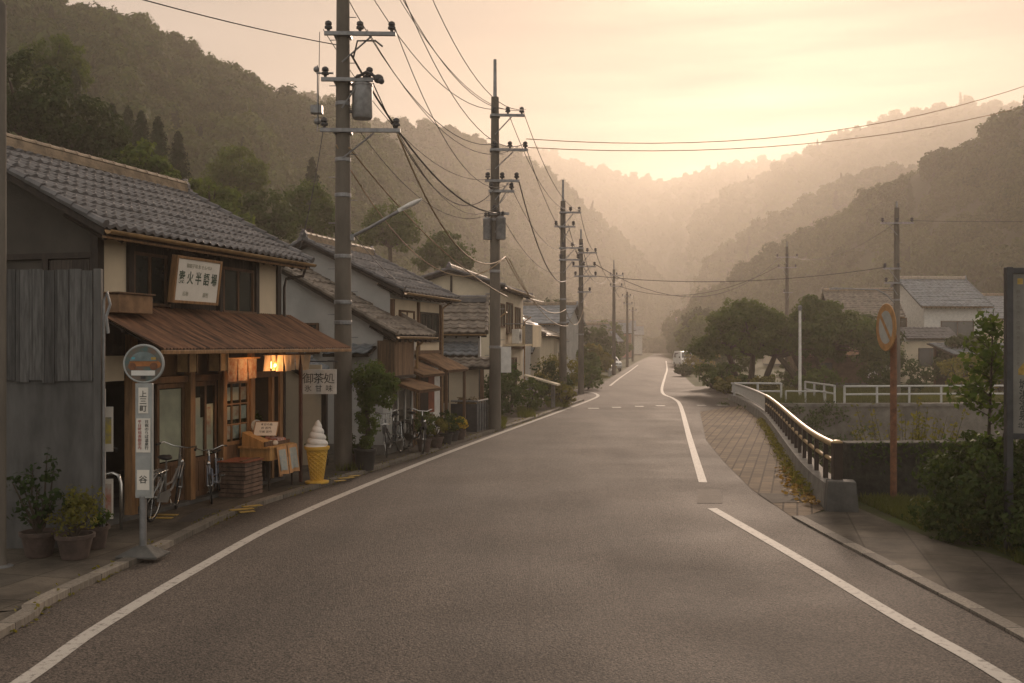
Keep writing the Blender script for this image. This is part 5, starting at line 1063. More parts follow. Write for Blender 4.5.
fd = thing('pinwheel_fan', 'blue patterned round paper fan standing on a stick at the table back', 'fan', TM @ Vector((-.05, .33, .736)), SA - R(70)); MB().cyl((0, 0, 0), (.03, 0, .30), .01).build('handle', m_wood, fd); w = MB(); w.prism([(.05 + .09 * math.cos(q), 0, -.04 + .36 + .10 * math.sin(q)) for q in [2 * math.pi * i / 20 for i in range(20)]], (0, .008, 0)); w.build('fan_leaf', m_post2, fd)
m_flag = mat('banner_cloth', (.50, .27, .12), .9, .2, 6); m_flagp = mat('banner_print', (.42, .40, .34), .9, .4, 16, col2=(.28, .33, .33))
for k, lab in ((-.12, 'nearer orange bordered cloth banner hanging from the sale table edge'), (.42, 'farther orange bordered cloth banner hanging at the sale table corner')):
    bn = thing('cloth_banner', lab, 'banner', TM @ Vector((k, -.435, .72)), SA, 'banners on the sale table'); nu, nv = 7, 9; vs = []
    for j in range(nv):
        for i in range(nu): q = i / (nu - 1) - .5; v = j / (nv - 1); vs.append((q * .36 + .02 * v, -.012 - .02 * math.sin(q * 7 + k * 9) * v - .03 * v, -.50 * v - (.03 * abs(q) if j == nv - 1 else 0)))
    MB_ = MB(); MB_.add(vs, [(j * nu + i, j * nu + i + 1, (j + 1) * nu + i + 1, (j + 1) * nu + i) for j in range(nv - 1) for i in range(nu - 1)]); MB_.build('cloth', m_flag, bn, smooth='all'); bn.scale = (.95, 1, .95)
    vs = [(x * .7 + (.006), y - .006, z * .74 - .06) for x, y, z in vs]; MB_ = MB(); MB_.add(vs, [(j * nu + i, j * nu + i + 1, (j + 1) * nu + i + 1, (j + 1) * nu + i) for j in range(nv - 1) for i in range(nu - 1)]); MB_.build('print', m_flagp, bn, smooth='all')
ic = thing('ice_cream_sign', 'large soft serve ice cream cone model standing at the kerb', 'cone model', tuple(gnd(317, 483, .06)), R(20))
m_cone = mat('waffle_yellow', (.56, .34, .05), .55, .12, 6); t = m_cone.node_tree
mb = MB(); mb.lathe([(.20, 0), (.21, .01), (.21, .035), (.17, .045), (.12, .05)], 28); mb.build('base', m_cone, ic, smooth=True)
prof = [(.125, .045)]; 
cn = MB(); nz_, na = 72, 120; vs = []
for i in range(nz_ + 1):
    z = .045 + .545 * i / nz_; rr = .115 + .075 * i / nz_
    for k in range(na):
        q = 2 * math.pi * k / na; a = (q * 10 / (2 * math.pi) + z * 13) % 1; b = (q * 10 / (2 * math.pi) - z * 13) % 1
        h = -.013 if (min(a, 1 - a) > .12 and min(b, 1 - b) > .12) else .0; vs.append(((rr + h) * math.cos(q), (rr + h) * math.sin(q), z))
cn.add(vs, [(i * na + k, i * na + (k + 1) % na, (i + 1) * na + (k + 1) % na, (i + 1) * na + k) for i in range(nz_) for k in range(na)]); cn.build('cone', m_cone, ic, smooth=True)
mb = MB(); mb.lathe([(.18, .59), (.215, .595), (.222, .62), (.222, .65), (.20, .655), (.16, .656)], 32); mb.build('rim', m_cone, ic, smooth=True)
sv = MB(); nz_, na = 60, 40; vs = []
for i in range(nz_ + 1):
    q = i / nz_; z = .652 + .46 * q; base = .185 * (1 - q) ** .75 + .012
    for k in range(na):
        a = 2 * math.pi * k / na; ph = (q * 4.3 + a / (2 * math.pi)) % 1; h = .85 + .22 * math.sin(math.pi * ph) ** .7; cx = .02 * q * q
        vs.append((base * h * math.cos(a) + cx, base * h * math.sin(a), z))
sv.add(vs, [(i * na + k, i * na + (k + 1) % na, (i + 1) * na + (k + 1) % na, (i + 1) * na + k) for i in range(nz_) for k in range(na)] + [tuple(range(nz_ * na, nz_ * na + na))]); sv.build('soft_serve', m_white, ic, smooth='all')

# ------------------------------------------------------------------ potted plants and shrubs on the left
def potted(label, loc, pr_, ph, fr_, fh, leaf, size, pm=None, n=14, per=30, stems=True, group=None, square=False, cat='potted plant', off=(0, 0)):
    t_ = thing('potted_plant', label, cat, tuple(loc), rng.uniform(0, 6), group); mb = MB()
    if square:
        for (a, b) in ((-pr_, -pr_ + .02), (pr_ - .02, pr_)): mb.box(a, b, -pr_ * .6, pr_ * .6, 0, ph)
        mb.box(-pr_ + .02, pr_ - .02, -pr_ * .6, -pr_ * .6 + .02, 0, ph); mb.box(-pr_ + .02, pr_ - .02, pr_ * .6 - .02, pr_ * .6, 0, ph)
    else: mb.lathe([(pr_ * .68, 0), (pr_ * .72, .02), (pr_ * .95, ph * .82), (pr_ * 1.06, ph * .84), (pr_ * 1.08, ph), (pr_ * .95, ph), (pr_ * .9, ph * .86)], 22)
    mb.build('pot', pm or m_terra, t_, smooth=not square); s = MB(); s.lathe([(.0, ph * .8), (pr_ * .9, ph * .86), (.0, ph * .88)], 14); s.build('soil', m_soil, t_)
    V, lc = clumps((off[0], off[1], ph + fh * .55), (fr_, fr_, fh * .5), n, per, min(fr_, fh) * .36, size, shell=.35); mesh_quads('foliage', V, leaf, t_)
    if stems:
        st = MB(); plant_stems(st, (0, 0, ph * .85), [tuple(c) for c in lc[:9]], .012 + pr_ * .03); st.build('stem', m_bark, t_)
    return t_
z6 = .06
potted('leafy dark plant in a wide clay pot against the stained fence panel', gnd(39, 556, z6), .20, .29, .36, .75, l_dark, .04, n=16, per=16)
potted('yellow green bushy plant in a clay pot nearest the bus stop', gnd(75, 558, z6), .205, .28, .32, .52, l_yel, .024, n=26, per=46)
potted('low clay pot with sparse leaves behind the yellow green bush', gnd(95, 548, z6), .16, .27, .22, .22, l_mid, .03, n=10, per=20)
potted('tall thin sapling in dark pot before the grey fence panel', (-5.55, 11.75, .05), .15, .22, .25, 1.25, l_dark, .03, m_blackpot, n=12, per=9)
potted('flowering green plant in a pot inside the open shop end', shop.matrix_basis @ Vector((4.62, .5, .06)), .2, .3, .34, .95, l_mid, .035, n=22, per=34)
potted('low leafy plant in black pot behind the ice cream cone', (-3.72, 19.2, .055), .17, .26, .24, .5, l_mid, .035, m_blackpot, n=14, per=28)
iv = thing('ivy_shrub', 'tall ivy like shrub with leafy trunk in black pot past first pole', 'shrub', tuple(gnd(365, 470, .055)), 0)
MB().lathe([(.17, 0), (.21, .36), (.23, .38), (.23, .42), (.18, .42), (.17, .36)], 18).build('pot', m_blackpot, iv, smooth=True); mb = MB(); mb.tube([(0, 0, .3), (.06, .03, .8), (.02, 0, 1.3), (.12, 0, 1.75)], [.05, .045, .035, .02], 7); mb.tube([(.02, 0, 1.2), (.3, .1, 1.7)], .02, 6); mb.build('trunk', m_bark, iv)
Va, _ = clumps((.20, 0, 1.65), (.46, .42, .42), 56, 70, .17, .04, .3); Vb, _ = clumps((.06, 0, .95), (.24, .2, .66), 34, 52, .12, .036, .3); mesh_quads('foliage', np.concatenate([Va, Vb]), l_mid, iv)
potted('small leafy plant in terracotta pot beside the ivy shrub foot', gnd(358, 468, z6), .15, .28, .24, .4, l_dark, .035, m_terra, n=14, per=30)
row = [(424, 452, .17, .30, .32, .62, l_mid, 'grassy green plant in the terracotta pot nearest the black bicycles', m_terra), (436, 448, .18, .27, .34, .55, l_yel, 'spreading pale green plant in a clay pot, second from bicycles', m_terra), (446, 444.5, .17, .28, .3, .55, l_dark, 'dark green plant in black tub in middle of the pot row', m_blackpot), (453, 441.5, .15, .26, .26, .5, l_mid, 'upright green plant in a low black tub near the pot row end', m_blackpot), (460, 440, .15, .24, .22, .34, leaf_mat('yellow_flowers', (.30, .24, .02), (.6, .42, .04), .4), 'yellow flowering plant in a terracotta pot at the end of pot row', m_terra)]
for px, py, pr_, ph, fr_, fh, lf, lab, pm in row: potted(lab, gnd(px, py, z6), pr_, ph, fr_, fh, lf, .03, pm, n=18, per=44, group='potted plants in a row beyond the bicycles')
# dark panelled planting bed with rail
rb = thing('railed_planter', 'dark panelled planting box with pale metal rail beside second pole', 'planter', (-1.0, 28.0, .055), R(76)); MB().box(0, 1.05, -.02, .02, 0, .78).build('side_panel', m_darkiron, rb); MB().box(-.03, .0, -.02, .75, 0, .78).build('end_panel', m_darkiron, rb)
mb = MB(); mb.tube([(0, .75, .86), (0, -.03, .86), (1.08, -.03, .86)], .028, 7)
for x in np.linspace(0, 1.08, 5): mb.tube([(x, -.035, 0), (x, -.035, .86)], .02, 6)
mb.build('rail', m_iron, rb); V, _ = clumps((.5, .4, .75), (.45, .3, .2), 24, 40, .16, .04, .3); mesh_quads('foliage', V, leaf_mat('dry_leaves', (.06, .045, .02), (.15, .10, .05), .3), rb)
# clutter by the porch: white sacks and crate like box
for k, (px, py, lab) in enumerate(((412, 441, 'white cloth bundle sitting by the porch behind the bicycles'), (432, 437, 'pale rounded sack standing by the porch doorway'))):
    s_ = thing('cloth_bundle', lab, 'bundle', tuple(gnd(px, py, .055)), rng.uniform(0, 3)); mb = MB(); mb.lathe([(.1, 0), (.2, .06), (.22, .3), (.17, .5), (.07, .6), (.09, .66)], 16); mb.build('sack', m_white, s_, smooth='all'); MB().lathe([(.075, .57), (.085, .59), (.075, .61)], 12).build('tie', m_wood, s_)
def shrub(label, loc, rad, leaf, size, n, per, name='shrub', lr=.35, cat='shrub', stems=4, flat=.8, group=None):
    t_ = thing(name, label, cat, tuple(loc), rng.uniform(0, 6) if rad[0] == rad[1] else 0, group); V, lc = clumps((0, 0, rad[2]), rad, n, per, min(rad) * lr, size, .45, flat); mesh_quads('foliage', V, leaf, t_)
    st = MB(); plant_stems(st, (0, 0, 0), [tuple(c) for c in lc[:stems]], .03 + .015 * min(rad)); st.build('stem', m_bark, t_); return t_
shrub('large dark bush between the dark planter and cream balcony house', (-.55, 34.2, 0), (.8, .8, .85), l_dark, .06, 44, 40); shrub('round clipped bush at the foot of the cream balcony house', (.6, 37.3, 0), (.75, .75, .62), l_mid, .06, 34, 40); shrub('tall leafy bush against the cream house lower windows', (-.1, 35.8, 0), (.7, .6, .95), l_mid, .06, 36, 36)
shrub('broad hedge bush past the sloping gate roof', (1.6, 42.8, 0), (1.0, 1.3, .85), l_dark, .07, 44, 36); shrub('pale bushy shrub beside the third utility pole foot', (2.1, 40.5, 0), (.55, .7, .5), l_yel, .06, 30, 34); shrub('dense green shrub beyond the side street by fourth pole', (4.3, 56, 0), (.9, 1.2, .75), l_mid, .08, 40, 34); shrub('leafy hedge bush in front of the low blue roofed house', (2.4, 52.5, 0), (1.6, 1.0, 1.0), l_yel, .08, 50, 34)
gr = thing('gate_roof', 'small pale sloping roof on two posts beside the clipped bush', 'shelter', (1.05, 39.0, 0), R(-14)); posts(gr, [(-.35, 0, .08, 0, 1.2), (.55, .1, .14, 0, .95)], m_conc); MB().prism([(-.55, -.3, 1.28), (.8, -.3, .92), (.8, .3, .92), (-.55, .3, 1.28)], (0, 0, .06)).build('roof', m_beige, gr)
# ------------------------------------------------------------------ bridge parapet
br_ = thing('bridge_railing', 'brown bridge railing with bronze top rail on a concrete kerb beside block paving', 'railing', (0, 0, 0))
rp = rl                                     # smoothed line of the kerb foot
ro = offset(rp, -.32); mb = MB(); vs = []; n = len(rp)
for p_, q in zip(rp, ro):
    h = .38 - .13 * min(1, (p_.y - 15) / 30); vs += [(p_.x, p_.y, -.02), (p_.x + .03, p_.y, h), (q.x, q.y, h), (q.x, q.y, -2.6)]
fs = []
for i in range(n - 1):
    for k in range(3): fs.append((4 * i + k, 4 * i + k + 1, 4 * i + 5 + k, 4 * i + 4 + k))
fs += [(0, 1, 2, 3), (4 * n - 1, 4 * n - 2, 4 * n - 3, 4 * n - 4)]; mb.add(vs, fs); mb.build('kerb_wall', m_conc, br_)
mb = MB(); g = (rp[0] + ro[0]) / 2; mb.M = Matrix.Translation((g.x + .02, g.y - .12, 0)) @ Matrix.Rotation(R(-12), 4, 'Z')
b0, b1_ = [(-.24, -.2), (.24, -.2), (.24, .2), (-.24, .2)], [(-.20, -.16), (.20, -.16), (.20, .16), (-.20, .16)]
mb.add([(x, y, -.02) for x, y in b0] + [(x, y, .47) for x, y in b1_], [(3, 2, 1, 0), (4, 5, 6, 7)] + [(i, (i + 1) % 4, (i + 1) % 4 + 4, i + 4) for i in range(4)]); mb.build('end_block', m_conc_dark, br_, bevel=.015)
mid = offset(rp, -.16)
def along(poly, s):
    for a, b in zip(poly, poly[1:]):
        d = (b - a).length
        if s <= d: return a.lerp(b, s / d), (b - a).normalized()
        s -= d
    return poly[-1], (poly[-1] - poly[-2]).normalized()
m_bronze = mat('bronze_rail', (.33, .23, .11), .5, .25, 6, metal=.3); m_brownpost = mat('brown_post_paint', (.03, .02, .015), .45, .2, 8)
tot = sum((b - a).length for a, b in zip(mid, mid[1:])); SPLIT = 17.6
topz = lambda s: .98 - .22 * min(1, s / 29)
rail = [along(mid, s)[0] + Vector((0, 0, topz(s))) for s in np.linspace(.1, SPLIT, 30)]
MB().tube(rail, .05, 10).build('top_rail', m_bronze, br_, smooth=True)
MB().tube([p_ - Vector((0, 0, .25)) for p_ in rail], .032, 8).build('middle_rail', m_bronze, br_, smooth=True)
s = .9; k = 0
while s < SPLIT:
    p_, d = along(mid, s); mb = MB(); mb.cbox((p_.x, p_.y, (topz(s) + .32) / 2), .09, .07, topz(s) - .32, rz=math.atan2(d.y, d.x)); mb.build('post', m_brownpost, br_, bevel=.006); s += .98
p_, d = along(mid, .0); mb = MB(); mb.M = Matrix.Translation((p_.x, p_.y, 0)); mb.box(-.07, .07, -.07, .07, .45, 1.02); e_ = mb.build('end_post', m_brownpost, br_, bevel=.01); mb = MB(); mb.M = Matrix.Translation((p_.x, p_.y, 0)); mb.lathe([(.085, 1.02), (.085, 1.035), (.05, 1.06), (.01, 1.066)], 14); mb.build('cap', m_bronze, e_)
pal = [along(mid, s)[0] for s in np.linspace(SPLIT + .1, tot - .05, 14)]
m_palegrey = mat('pale_grey_rail', (.42, .40, .37), .5, .15, 6)
MB().tube([along(mid, s)[0] + Vector((0, 0, topz(s))) for s in np.linspace(SPLIT + .1, tot - .05, 14)], .045, 8).build('top_rail', m_palegrey, br_, smooth=True); MB().tube([p_ + Vector((0, 0, .38)) for p_ in pal], .03, 6).build('bottom_rail', m_palegrey, br_, smooth=True)
mb = MB()
for s in np.arange(SPLIT + .1, tot - .05, .14): p_, d = along(mid, s); mb.cyl((p_.x, p_.y, .38), (p_.x, p_.y, topz(s)), .016, n=5)
o = mb.build('balusters', m_palegrey, br_); o['kind'] = 'stuff'
# white pipe railings on the far bank
def pipe_rail(label, pts, h, posts_every, rails, r=.035):
    t_ = thing('white_railing', label, 'railing', (0, 0, 0)); P_ = [Vector((a, b, c)) for a, b, c in pts]; tot = sum((b - a).length for a, b in zip(P_, P_[1:]))
    for z in rails: MB().tube([p + Vector((0, 0, z)) for p in P_], r, 8).build('rail', m_whitemetal, t_, smooth=True)
    n_ = max(1, round(tot / posts_every))
    for i in range(n_ + 1): p, d = along(P_, min(tot * i / n_, tot - 1e-4)); MB().cyl((p.x, p.y, -.05), (p.x, p.y, h), r * 1.25, n=8).build('post', m_whitemetal, t_, smooth=True)
    return t_
pipe_rail('white pipe railing on the far bank wall behind no parking sign', [(14.0, 41.9, 0), (18.5, 42.4, 0), (24, 42.8, 0)], .78, 1.5, (.76, .42), .04)
pipe_rail('short white pipe railing turning the corner at bridge far end', [(9.9, 44.3, 0), (11.9, 44.0, 0)], .82, 1.0, (.80, .45), .04)
pipe_rail('low white rail between the lamp post and bank railing', [(12.0, 43.6, 0), (13.6, 43.2, 0)], .5, .8, (.48,), .035); pipe_rail('double ended white rail panel standing at the bank corner', [(13.62, 42.0, 0), (13.7, 46.5, 0)], .80, 1.5, (.78, .44), .04)
# canal walls
cw_ = thing('canal_wall', 'grey stone retaining wall of far canal bank with pale coping', 'wall', (0, 0, 0)); m_stone = mat('bank_stone', (.13, .12, .105), .9, .35, 1.6, .7, 5)
MB().prism([(11.3, 41.5, -2.7), (34, 42.9, -2.7), (34, 43.2, -2.7), (11.3, 41.8, -2.7)], (0, 0, 2.62)).build('face', m_stone, cw_); MB().prism([(11.2, 41.42, -.078), (34, 42.82, -.078), (34, 43.25, -.078), (11.2, 41.85, -.078)], (0, 0, .13)).build('coping', m_conc, cw_)
mw = thing('mossy_wall', 'low dark mossy block wall ending beside the bridge railing end', 'wall', (5.42, 16.05, 0), R(3)); m_moss = mat('moss_stone', (.012, .012, .010), .95, .5, 7, 1.0, 14, col2=(.045, .044, .034), detail=8)
MB().box(0, 9, 0, .4, -2.6, .92).build('block_work', m_moss, mw, bevel=.02)

# ------------------------------------------------------------------ no parking sign, notice board
sp = gnd(893.5, 502.5); ns = thing('no_parking_sign', 'round no parking sign with orange rim and slash on a rusty pole', 'road sign', (sp.x, sp.y, 0)); MB().cyl((0, 0, -.05), (0, 0, 2.62), .052, n=14).build('pole', m_rustpole, ns, smooth=True)
MB().lathe([(.055, 2.62), (.05, 2.66), (.01, 2.68)], 12).build('pole_cap', m_rustpole, ns); MB().box(-.3, .2, -.2, .2, -.03, .05).build('footing', m_rust2, ns, bevel=.01)
SG = Matrix.Translation((-.135, -.05, 2.78)) @ Matrix.Rotation(R(-88), 4, 'Z')
mb = MB(); mb.M = SG @ Matrix.Rotation(R(90), 4, 'X'); m_ring = mat('ring_orange', (.36, .19, .07), .6, .25, 8); mb.lathe([(.365, -.008), (.365, .008)], 44); ds = mb.build('disc', m_ring, ns)
mb = MB(); mb.M = SG; mb.tube([(.365 * math.cos(q), 0, .365 * math.sin(q)) for q in [2 * math.pi * i / 48 for i in range(48)]], .013, 6, closed=True); mb.build('rim', m_ring, ds, smooth='all')
mb = MB(); mb.M = SG @ Matrix.Rotation(R(90), 4, 'X'); mb.lathe([(.262, .0085), (.262, .011)], 40); mb.build('field', mat('faded_field', (.33, .33, .31), .45, .2, 4), ds)
mb = MB(); mb.M = SG @ Matrix.Rotation(R(45), 4, 'Y'); mb.box(-.265, .265, -.0155, -.0125, -.034, .034); mb.build('slash', m_ring, ds)
mb = MB(); mb.cbox((-.06, -.02, 2.6), .14, .05, .05); mb.cbox((-.06, -.02, 2.9), .1, .04, .04); mb.build('clamp', m_darkiron, ns)
nb = thing('notice_board', 'tall white notice board in black frame with large vertical black characters', 'sign', (5.95, 12.0, 0), R(-7))
MB().box(.07, 1.15, -.02, .03, 1.44, 3.36).build('board', mat('shaded_white', (.17, .16, .14), .7, .15, 4), nb); f = MB(); f.box(0, .075, -.05, .06, 0, 3.44); f.box(1.15, 1.225, -.05, .06, 0, 3.44); f.box(.075, 1.15, -.04, .05, 3.36, 3.43); f.box(.075, 1.15, -.04, .05, 1.37, 1.44); f.build('frame', m_darkiron, nb, bevel=.006)  # backlit shade is put into the white board's colour
for k, ch in enumerate('城浜温泉'): text_part(ch, 'lettering', m_ink, nb, Matrix.Translation((.205, -.022, 2.02 - .125 * k)) @ FACE, .13, .0006, wx=.9)
for k, ch in enumerate('北町'): text_part(ch, 'lettering', m_ink, nb, Matrix.Translation((.17 + .085 * k, -.022, 1.53)) @ FACE, .075, .0006)
m_greyink = mat('grey_ink', (.13, .12, .10), .7, .2, 9)
for k, s in enumerate(('静かな山あいの湯の里へようこそ', '川沿いの道を歩いて橋を渡ります', '古い町並みと朝市が楽しめます', '駐車はご遠慮ください')):
    vtext(s, .14 + .105 * k, 3.22 if k else 3.16, .05, m_greyink, nb, -.022, .062)
MB().prism([(.14, -.024, 2.14), (.27, -.024, 2.14), (.27, -.024, 2.21), (.205, -.024, 2.29), (.14, -.024, 2.21)], (0, .003, 0)).build('yellow_mark', m_yellow, nb); MB().prism([(.13, -.024, 3.23), (.19, -.024, 3.23), (.19, -.024, 3.30), (.13, -.024, 3.30)], (0, .003, 0)).build('yellow_mark', m_yellow, nb)

# ------------------------------------------------------------------ planting on the right
hd_ = thing('hedge', 'overgrown leafy hedge bush at right edge below the notice board', 'hedge', (6.6, 12.7, 0), 0)
Vs = [clumps((-.5, 0, .62), (1.0, .8, .80), 110, 56, .2, .038, .55)[0], clumps((.5, .1, .85), (1.1, .8, .9), 110, 56, .22, .038, .55)[0], clumps((-.05, -1.4, .45), (1.0, 1.3, .65), 110, 52, .2, .036, .55)[0], clumps((-.2, -.2, .35), (.8, 1.2, .4), 30, 60, .3, .05, .2)[0]]
mesh_quads('foliage', np.concatenate(Vs), leaf_mat('hedge_leaves', (.02, .04, .012), (.09, .11, .03), .35), hd_); st = MB(); plant_stems(st, (0, 0, 0), [(-.6, .1, .9), (.2, 0, 1.2), (.7, .1, 1.3), (-.2, -1.3, .8), (-.8, -.3, .7)], .03); st.build('stem', m_bark, hd_)
sa = thing('sapling', 'slender sparse leafy sapling rising behind the hedge beside notice board', 'tree', (6.15, 12.9, 0)); mb = MB(); tips = []
for k in range(26):
    z = rng.uniform(1.0, 2.95); a = rng.uniform(0, 6.28); L_ = (3.2 - z) * .26 + .12; b = Vector((.03 * z, 0, z - .25)); t_ = b + Vector((math.cos(a) * L_, math.sin(a) * L_ * .8, .22)); tips.append((b, t_)); mb.tube([b, t_], [.008, .004], 4)
mb.tube([(0, 0, 0), (.02, 0, 1), (.06, .0, 2.0), (.09, 0, 2.95)], [.03, .024, .015, .005], 6); mb.tube([(.02, 0, .6), (.3, 0, 1.6)], [.018, .008], 5); mb.build('trunk', m_bark, sa)
C = []; 
for b, t_ in tips:
    for q in np.linspace(.25, 1.05, 9): 
        for _ in range(4): C.append(np.array(b.lerp(t_, q)) + nprng.normal(size=3) * .06)
C = np.array(C); mesh_quads('foliage', leaf_quads(C, nprng.normal(size=C.shape) + [0, -.2, .5], .048, .6), l_mid, sa)
tw = thing('twiggy_shrub', 'sparse yellowish twiggy shrub growing behind the mossy wall', 'shrub', (6.9, 17.3, 0)); mb = MB(); C = []
for k in range(34):
    x = rng.uniform(-.9, .9); t_ = Vector((x * 1.15, rng.uniform(-.3, .3), rng.uniform(1.0, 1.62))); b = Vector((x * .7, 0, .1)); mb.tube([b, t_], [.008, .003], 4)
    for q in np.linspace(.45, 1, 12): C += [np.array(b.lerp(t_, q)) + nprng.normal(size=3) * .04 for _ in range(2)]
mb.build('stem', m_bark, tw); C = np.array(C); mesh_quads('foliage', leaf_quads(C, nprng.normal(size=C.shape) + [0, 0, .6], .034, .55), l_yel, tw)
def blades(name, label, areas, n, h, m=None):
    V = []
    for (x0, x1, y0, y1, w, z) in areas:
        k = int(n * w); x = nprng.uniform(x0, x1, k); y = nprng.uniform(y0, y1, k); B = np.stack([x, y, np.full(k, z)], 1); a = nprng.uniform(0, 6.28, k); d = np.stack([np.cos(a), np.sin(a), np.zeros(k)], 1) * .012
        hh = h * nprng.uniform(.4, 1.3, k); ln = np.stack([nprng.normal(size=k) * .35, nprng.normal(size=k) * .35, np.ones(k)], 1) * hh[:, None]
        V.append(np.stack([B - d, B + d, B + d * .5 + ln * .6, B + ln], 1).reshape(-1, 3))
    o = mesh_quads(name, np.concatenate(V), m or l_grass); tag(o, label, 'grass', kind='stuff'); return o
blades('grass', 'short rough grass along the right pavement below the hedge', [(5.55, 6.6, 13.4, 15.9, .3, 0), (5.9, 7.2, 11.4, 13.6, .35, 0), (5.75, 7, 8.5, 11.5, .3, 0), (5.6, 6.2, 15.4, 16, .05, 0)], 14000, .13)
blades('grass', 'long grass on the far canal bank under the railings', [(10.2, 24, 42.9, 46, .45, 0), (11.5, 24, 46, 56, .55, 0)], 24000, .30)
blades('grass', 'weeds at the foot of left walls and along far verges', [(-3.4, -2.9, 19.3, 20.4, .10, .05), (-.7, -.2, 29, 33, .12, .05), (.2, .8, 33.5, 38, .12, .05), (1.4, 2.2, 39, 44, .15, .05), (3.2, 4.9, 60, 69, .15, 0), (5.2, 7.4, 74, 84, .15, 0), (12.6, 15, 56, 66, .2, 0), (15.2, 19, 76, 96, .2, 0)], 9000, .16)
def scatter_line(poly, n, spread, a, b, z=.03):
    tot = sum((q - p).length for p, q in zip(poly, poly[1:])); C = []
    for _ in range(n):
        p, d = along(poly, rng.uniform(a, min(b, tot - .1))); o_ = abs(rng.gauss(0, spread)); C.append((p.x - d.y * -0 - abs(d.y) * o_, p.y, z + rng.uniform(0, .05)))
    return np.array(C)
C = scatter_line(rp, 420, .15, .3, 5.0); o = mesh_quads('fallen_leaves', leaf_quads(C, nprng.normal(size=C.shape) * .4 + [0, 0, 1], .042, .7), leaf_mat('dry_yellow_leaves', (.20, .12, .03), (.36, .22, .05), .2)); tag(o, 'yellow fallen leaves heaped along the bridge kerb', 'leaves', kind='stuff')
C = scatter_line(rp, 1500, .10, 1, 17, .02); C[:, 2] += nprng.uniform(0, .16, len(C)); o = mesh_quads('weeds', leaf_quads(C, nprng.normal(size=C.shape) + [0, 0, .5], .035, .5), l_yel); tag(o, 'low weeds sprouting along foot of the bridge kerb', 'weeds', kind='stuff')
C = np.stack([nprng.uniform(5.45, 9, 450), np.full(450, 15.98) , .94 - nprng.exponential(.16, 450)], 1); C[:, 1] += (C[:, 0] - 5.42) * .052 - nprng.uniform(0, .06, 450); C = C[C[:, 2] > .05]
o = mesh_quads('wall_creeper', leaf_quads(C, nprng.normal(size=C.shape) * .6 + [0, -1, .2], .032, .6), l_dark); tag(o, 'dark creeper leaves hanging over the mossy wall', 'creeper', kind='stuff')
C = []
for _ in range(1300):
    p, d = along(lk, rng.uniform(14, 52)); o_ = rng.gauss(0, .03) + (.0 if rng.random() < .7 else .17); C.append((p.x - d.y * o_, p.y + d.x * o_, .012 + (.07 if o_ > .02 else 0) + rng.uniform(0, .02)))
C = np.array(C); keep = np.array([mnoise.noise(Vector((c[0] * .9, c[1] * .9, 3))) > -.05 for c in C]); C = C[keep]
o = mesh_quads('moss', leaf_quads(C, nprng.normal(size=C.shape) * .5 + [0, 0, 1], .022, .7), l_yel); tag(o, 'yellowish moss and small weeds along the left kerb', 'moss', kind='stuff')
V = []
for k in range(46): V.append(clumps((rng.uniform(8.6, 13.5), rng.uniform(38.5, 42.2), rng.uniform(-2.2, -.15)), (.8, .6, .45), 8, 26, .3, .07)[0])
o = mesh_quads('bank_creeper', np.concatenate(V), l_dark); tag(o, 'dark creeper covering the canal bank below the bridge end', 'creeper', kind='stuff')
V = []
for k in range(30): V.append(clumps((rng.uniform(6.4, 9.5), rng.uniform(19.5, 33), rng.uniform(-2.5, -1.6)), (.8, .8, .5), 6, 24, .3, .07)[0])
o = mesh_quads('bank_creeper', np.concatenate(V), l_mid); tag(o, 'green growth on the river bed beside the railing', 'creeper', kind='stuff')

# ------------------------------------------------------------------ trees
def tree(label, x, y, z0, crowns, leaf, size, per, trunk_r, limbs=5, name='tree', lobe=.5, group=None, dens=1.0, stems=((0, 0),)):
    """crowns: (dx, dy, z, rx, rz)"""
    t_ = thing(name, label, 'tree', (x, y, z0), 0, group); V = []; tips = []
    for dx, dy, z, rx, rz in crowns:
        n = int(26 * dens * max(1, rx * rz / (lobe * 2.2))); v, lc = clumps((dx, dy, z), (rx, rx * .9, rz), n, per, lobe, size, .5); V.append(v); tips += [tuple(c) for c in lc[:limbs] if c[2] > z - rz * .5]
    mesh_quads('crown', np.concatenate(V), leaf, t_); mb = MB(); zc = min(c[2] - c[4] * .6 for c in crowns)
    for sx_, sy_ in stems:
        mb.tube([(sx_, sy_, -.1), (sx_ * 1.3 + .05, sy_, zc * .5), (sx_ * 1.8, sy_, zc)], [trunk_r * 1.25, trunk_r, trunk_r * .8], 8)
    for i, tp in enumerate(tips):
        sx_, sy_ = stems[i % len(stems)]; b = Vector((sx_ * 1.8, sy_, zc * .98)); t2 = Vector(tp); m_ = b.lerp(t2, .5) + Vector((0, 0, .18 * (t2 - b).length)) * .4; mb.tube([b, m_, t2], [trunk_r * .6, trunk_r * .35, trunk_r * .12], 6)
    mb.build('trunk', m_bark, t_, smooth=True); return t_
def dome(seed, n, rx, rz, zc, skew=0):
    q = random.Random(seed); o = []
    for _ in range(n):
        a = q.uniform(0, 6.283); e = q.uniform(-.3, 1.0); rr = math.sqrt(max(0, 1 - e * e)) * q.uniform(.75, 1.0)
        o.append((math.cos(a) * rr * rx + skew * (1 - e), math.sin(a) * rr * rx * .8, zc + e * rz * q.uniform(.8, 1.08), q.uniform(.55, 1.15), q.uniform(.45, .8)))
    return o + [(0, 0, zc + rz * .2, rx * .62, rz * .55)]
tree('broad dark tree left of the white lamp post beside road', 12.9, 55, 0, dome(4, 30, 2.25, 1.85, 2.75, -.1), l_mid, .10, 34, .17, 3, lobe=.32, stems=((-.5, 0), (.25, .1), (.9, -.1)))
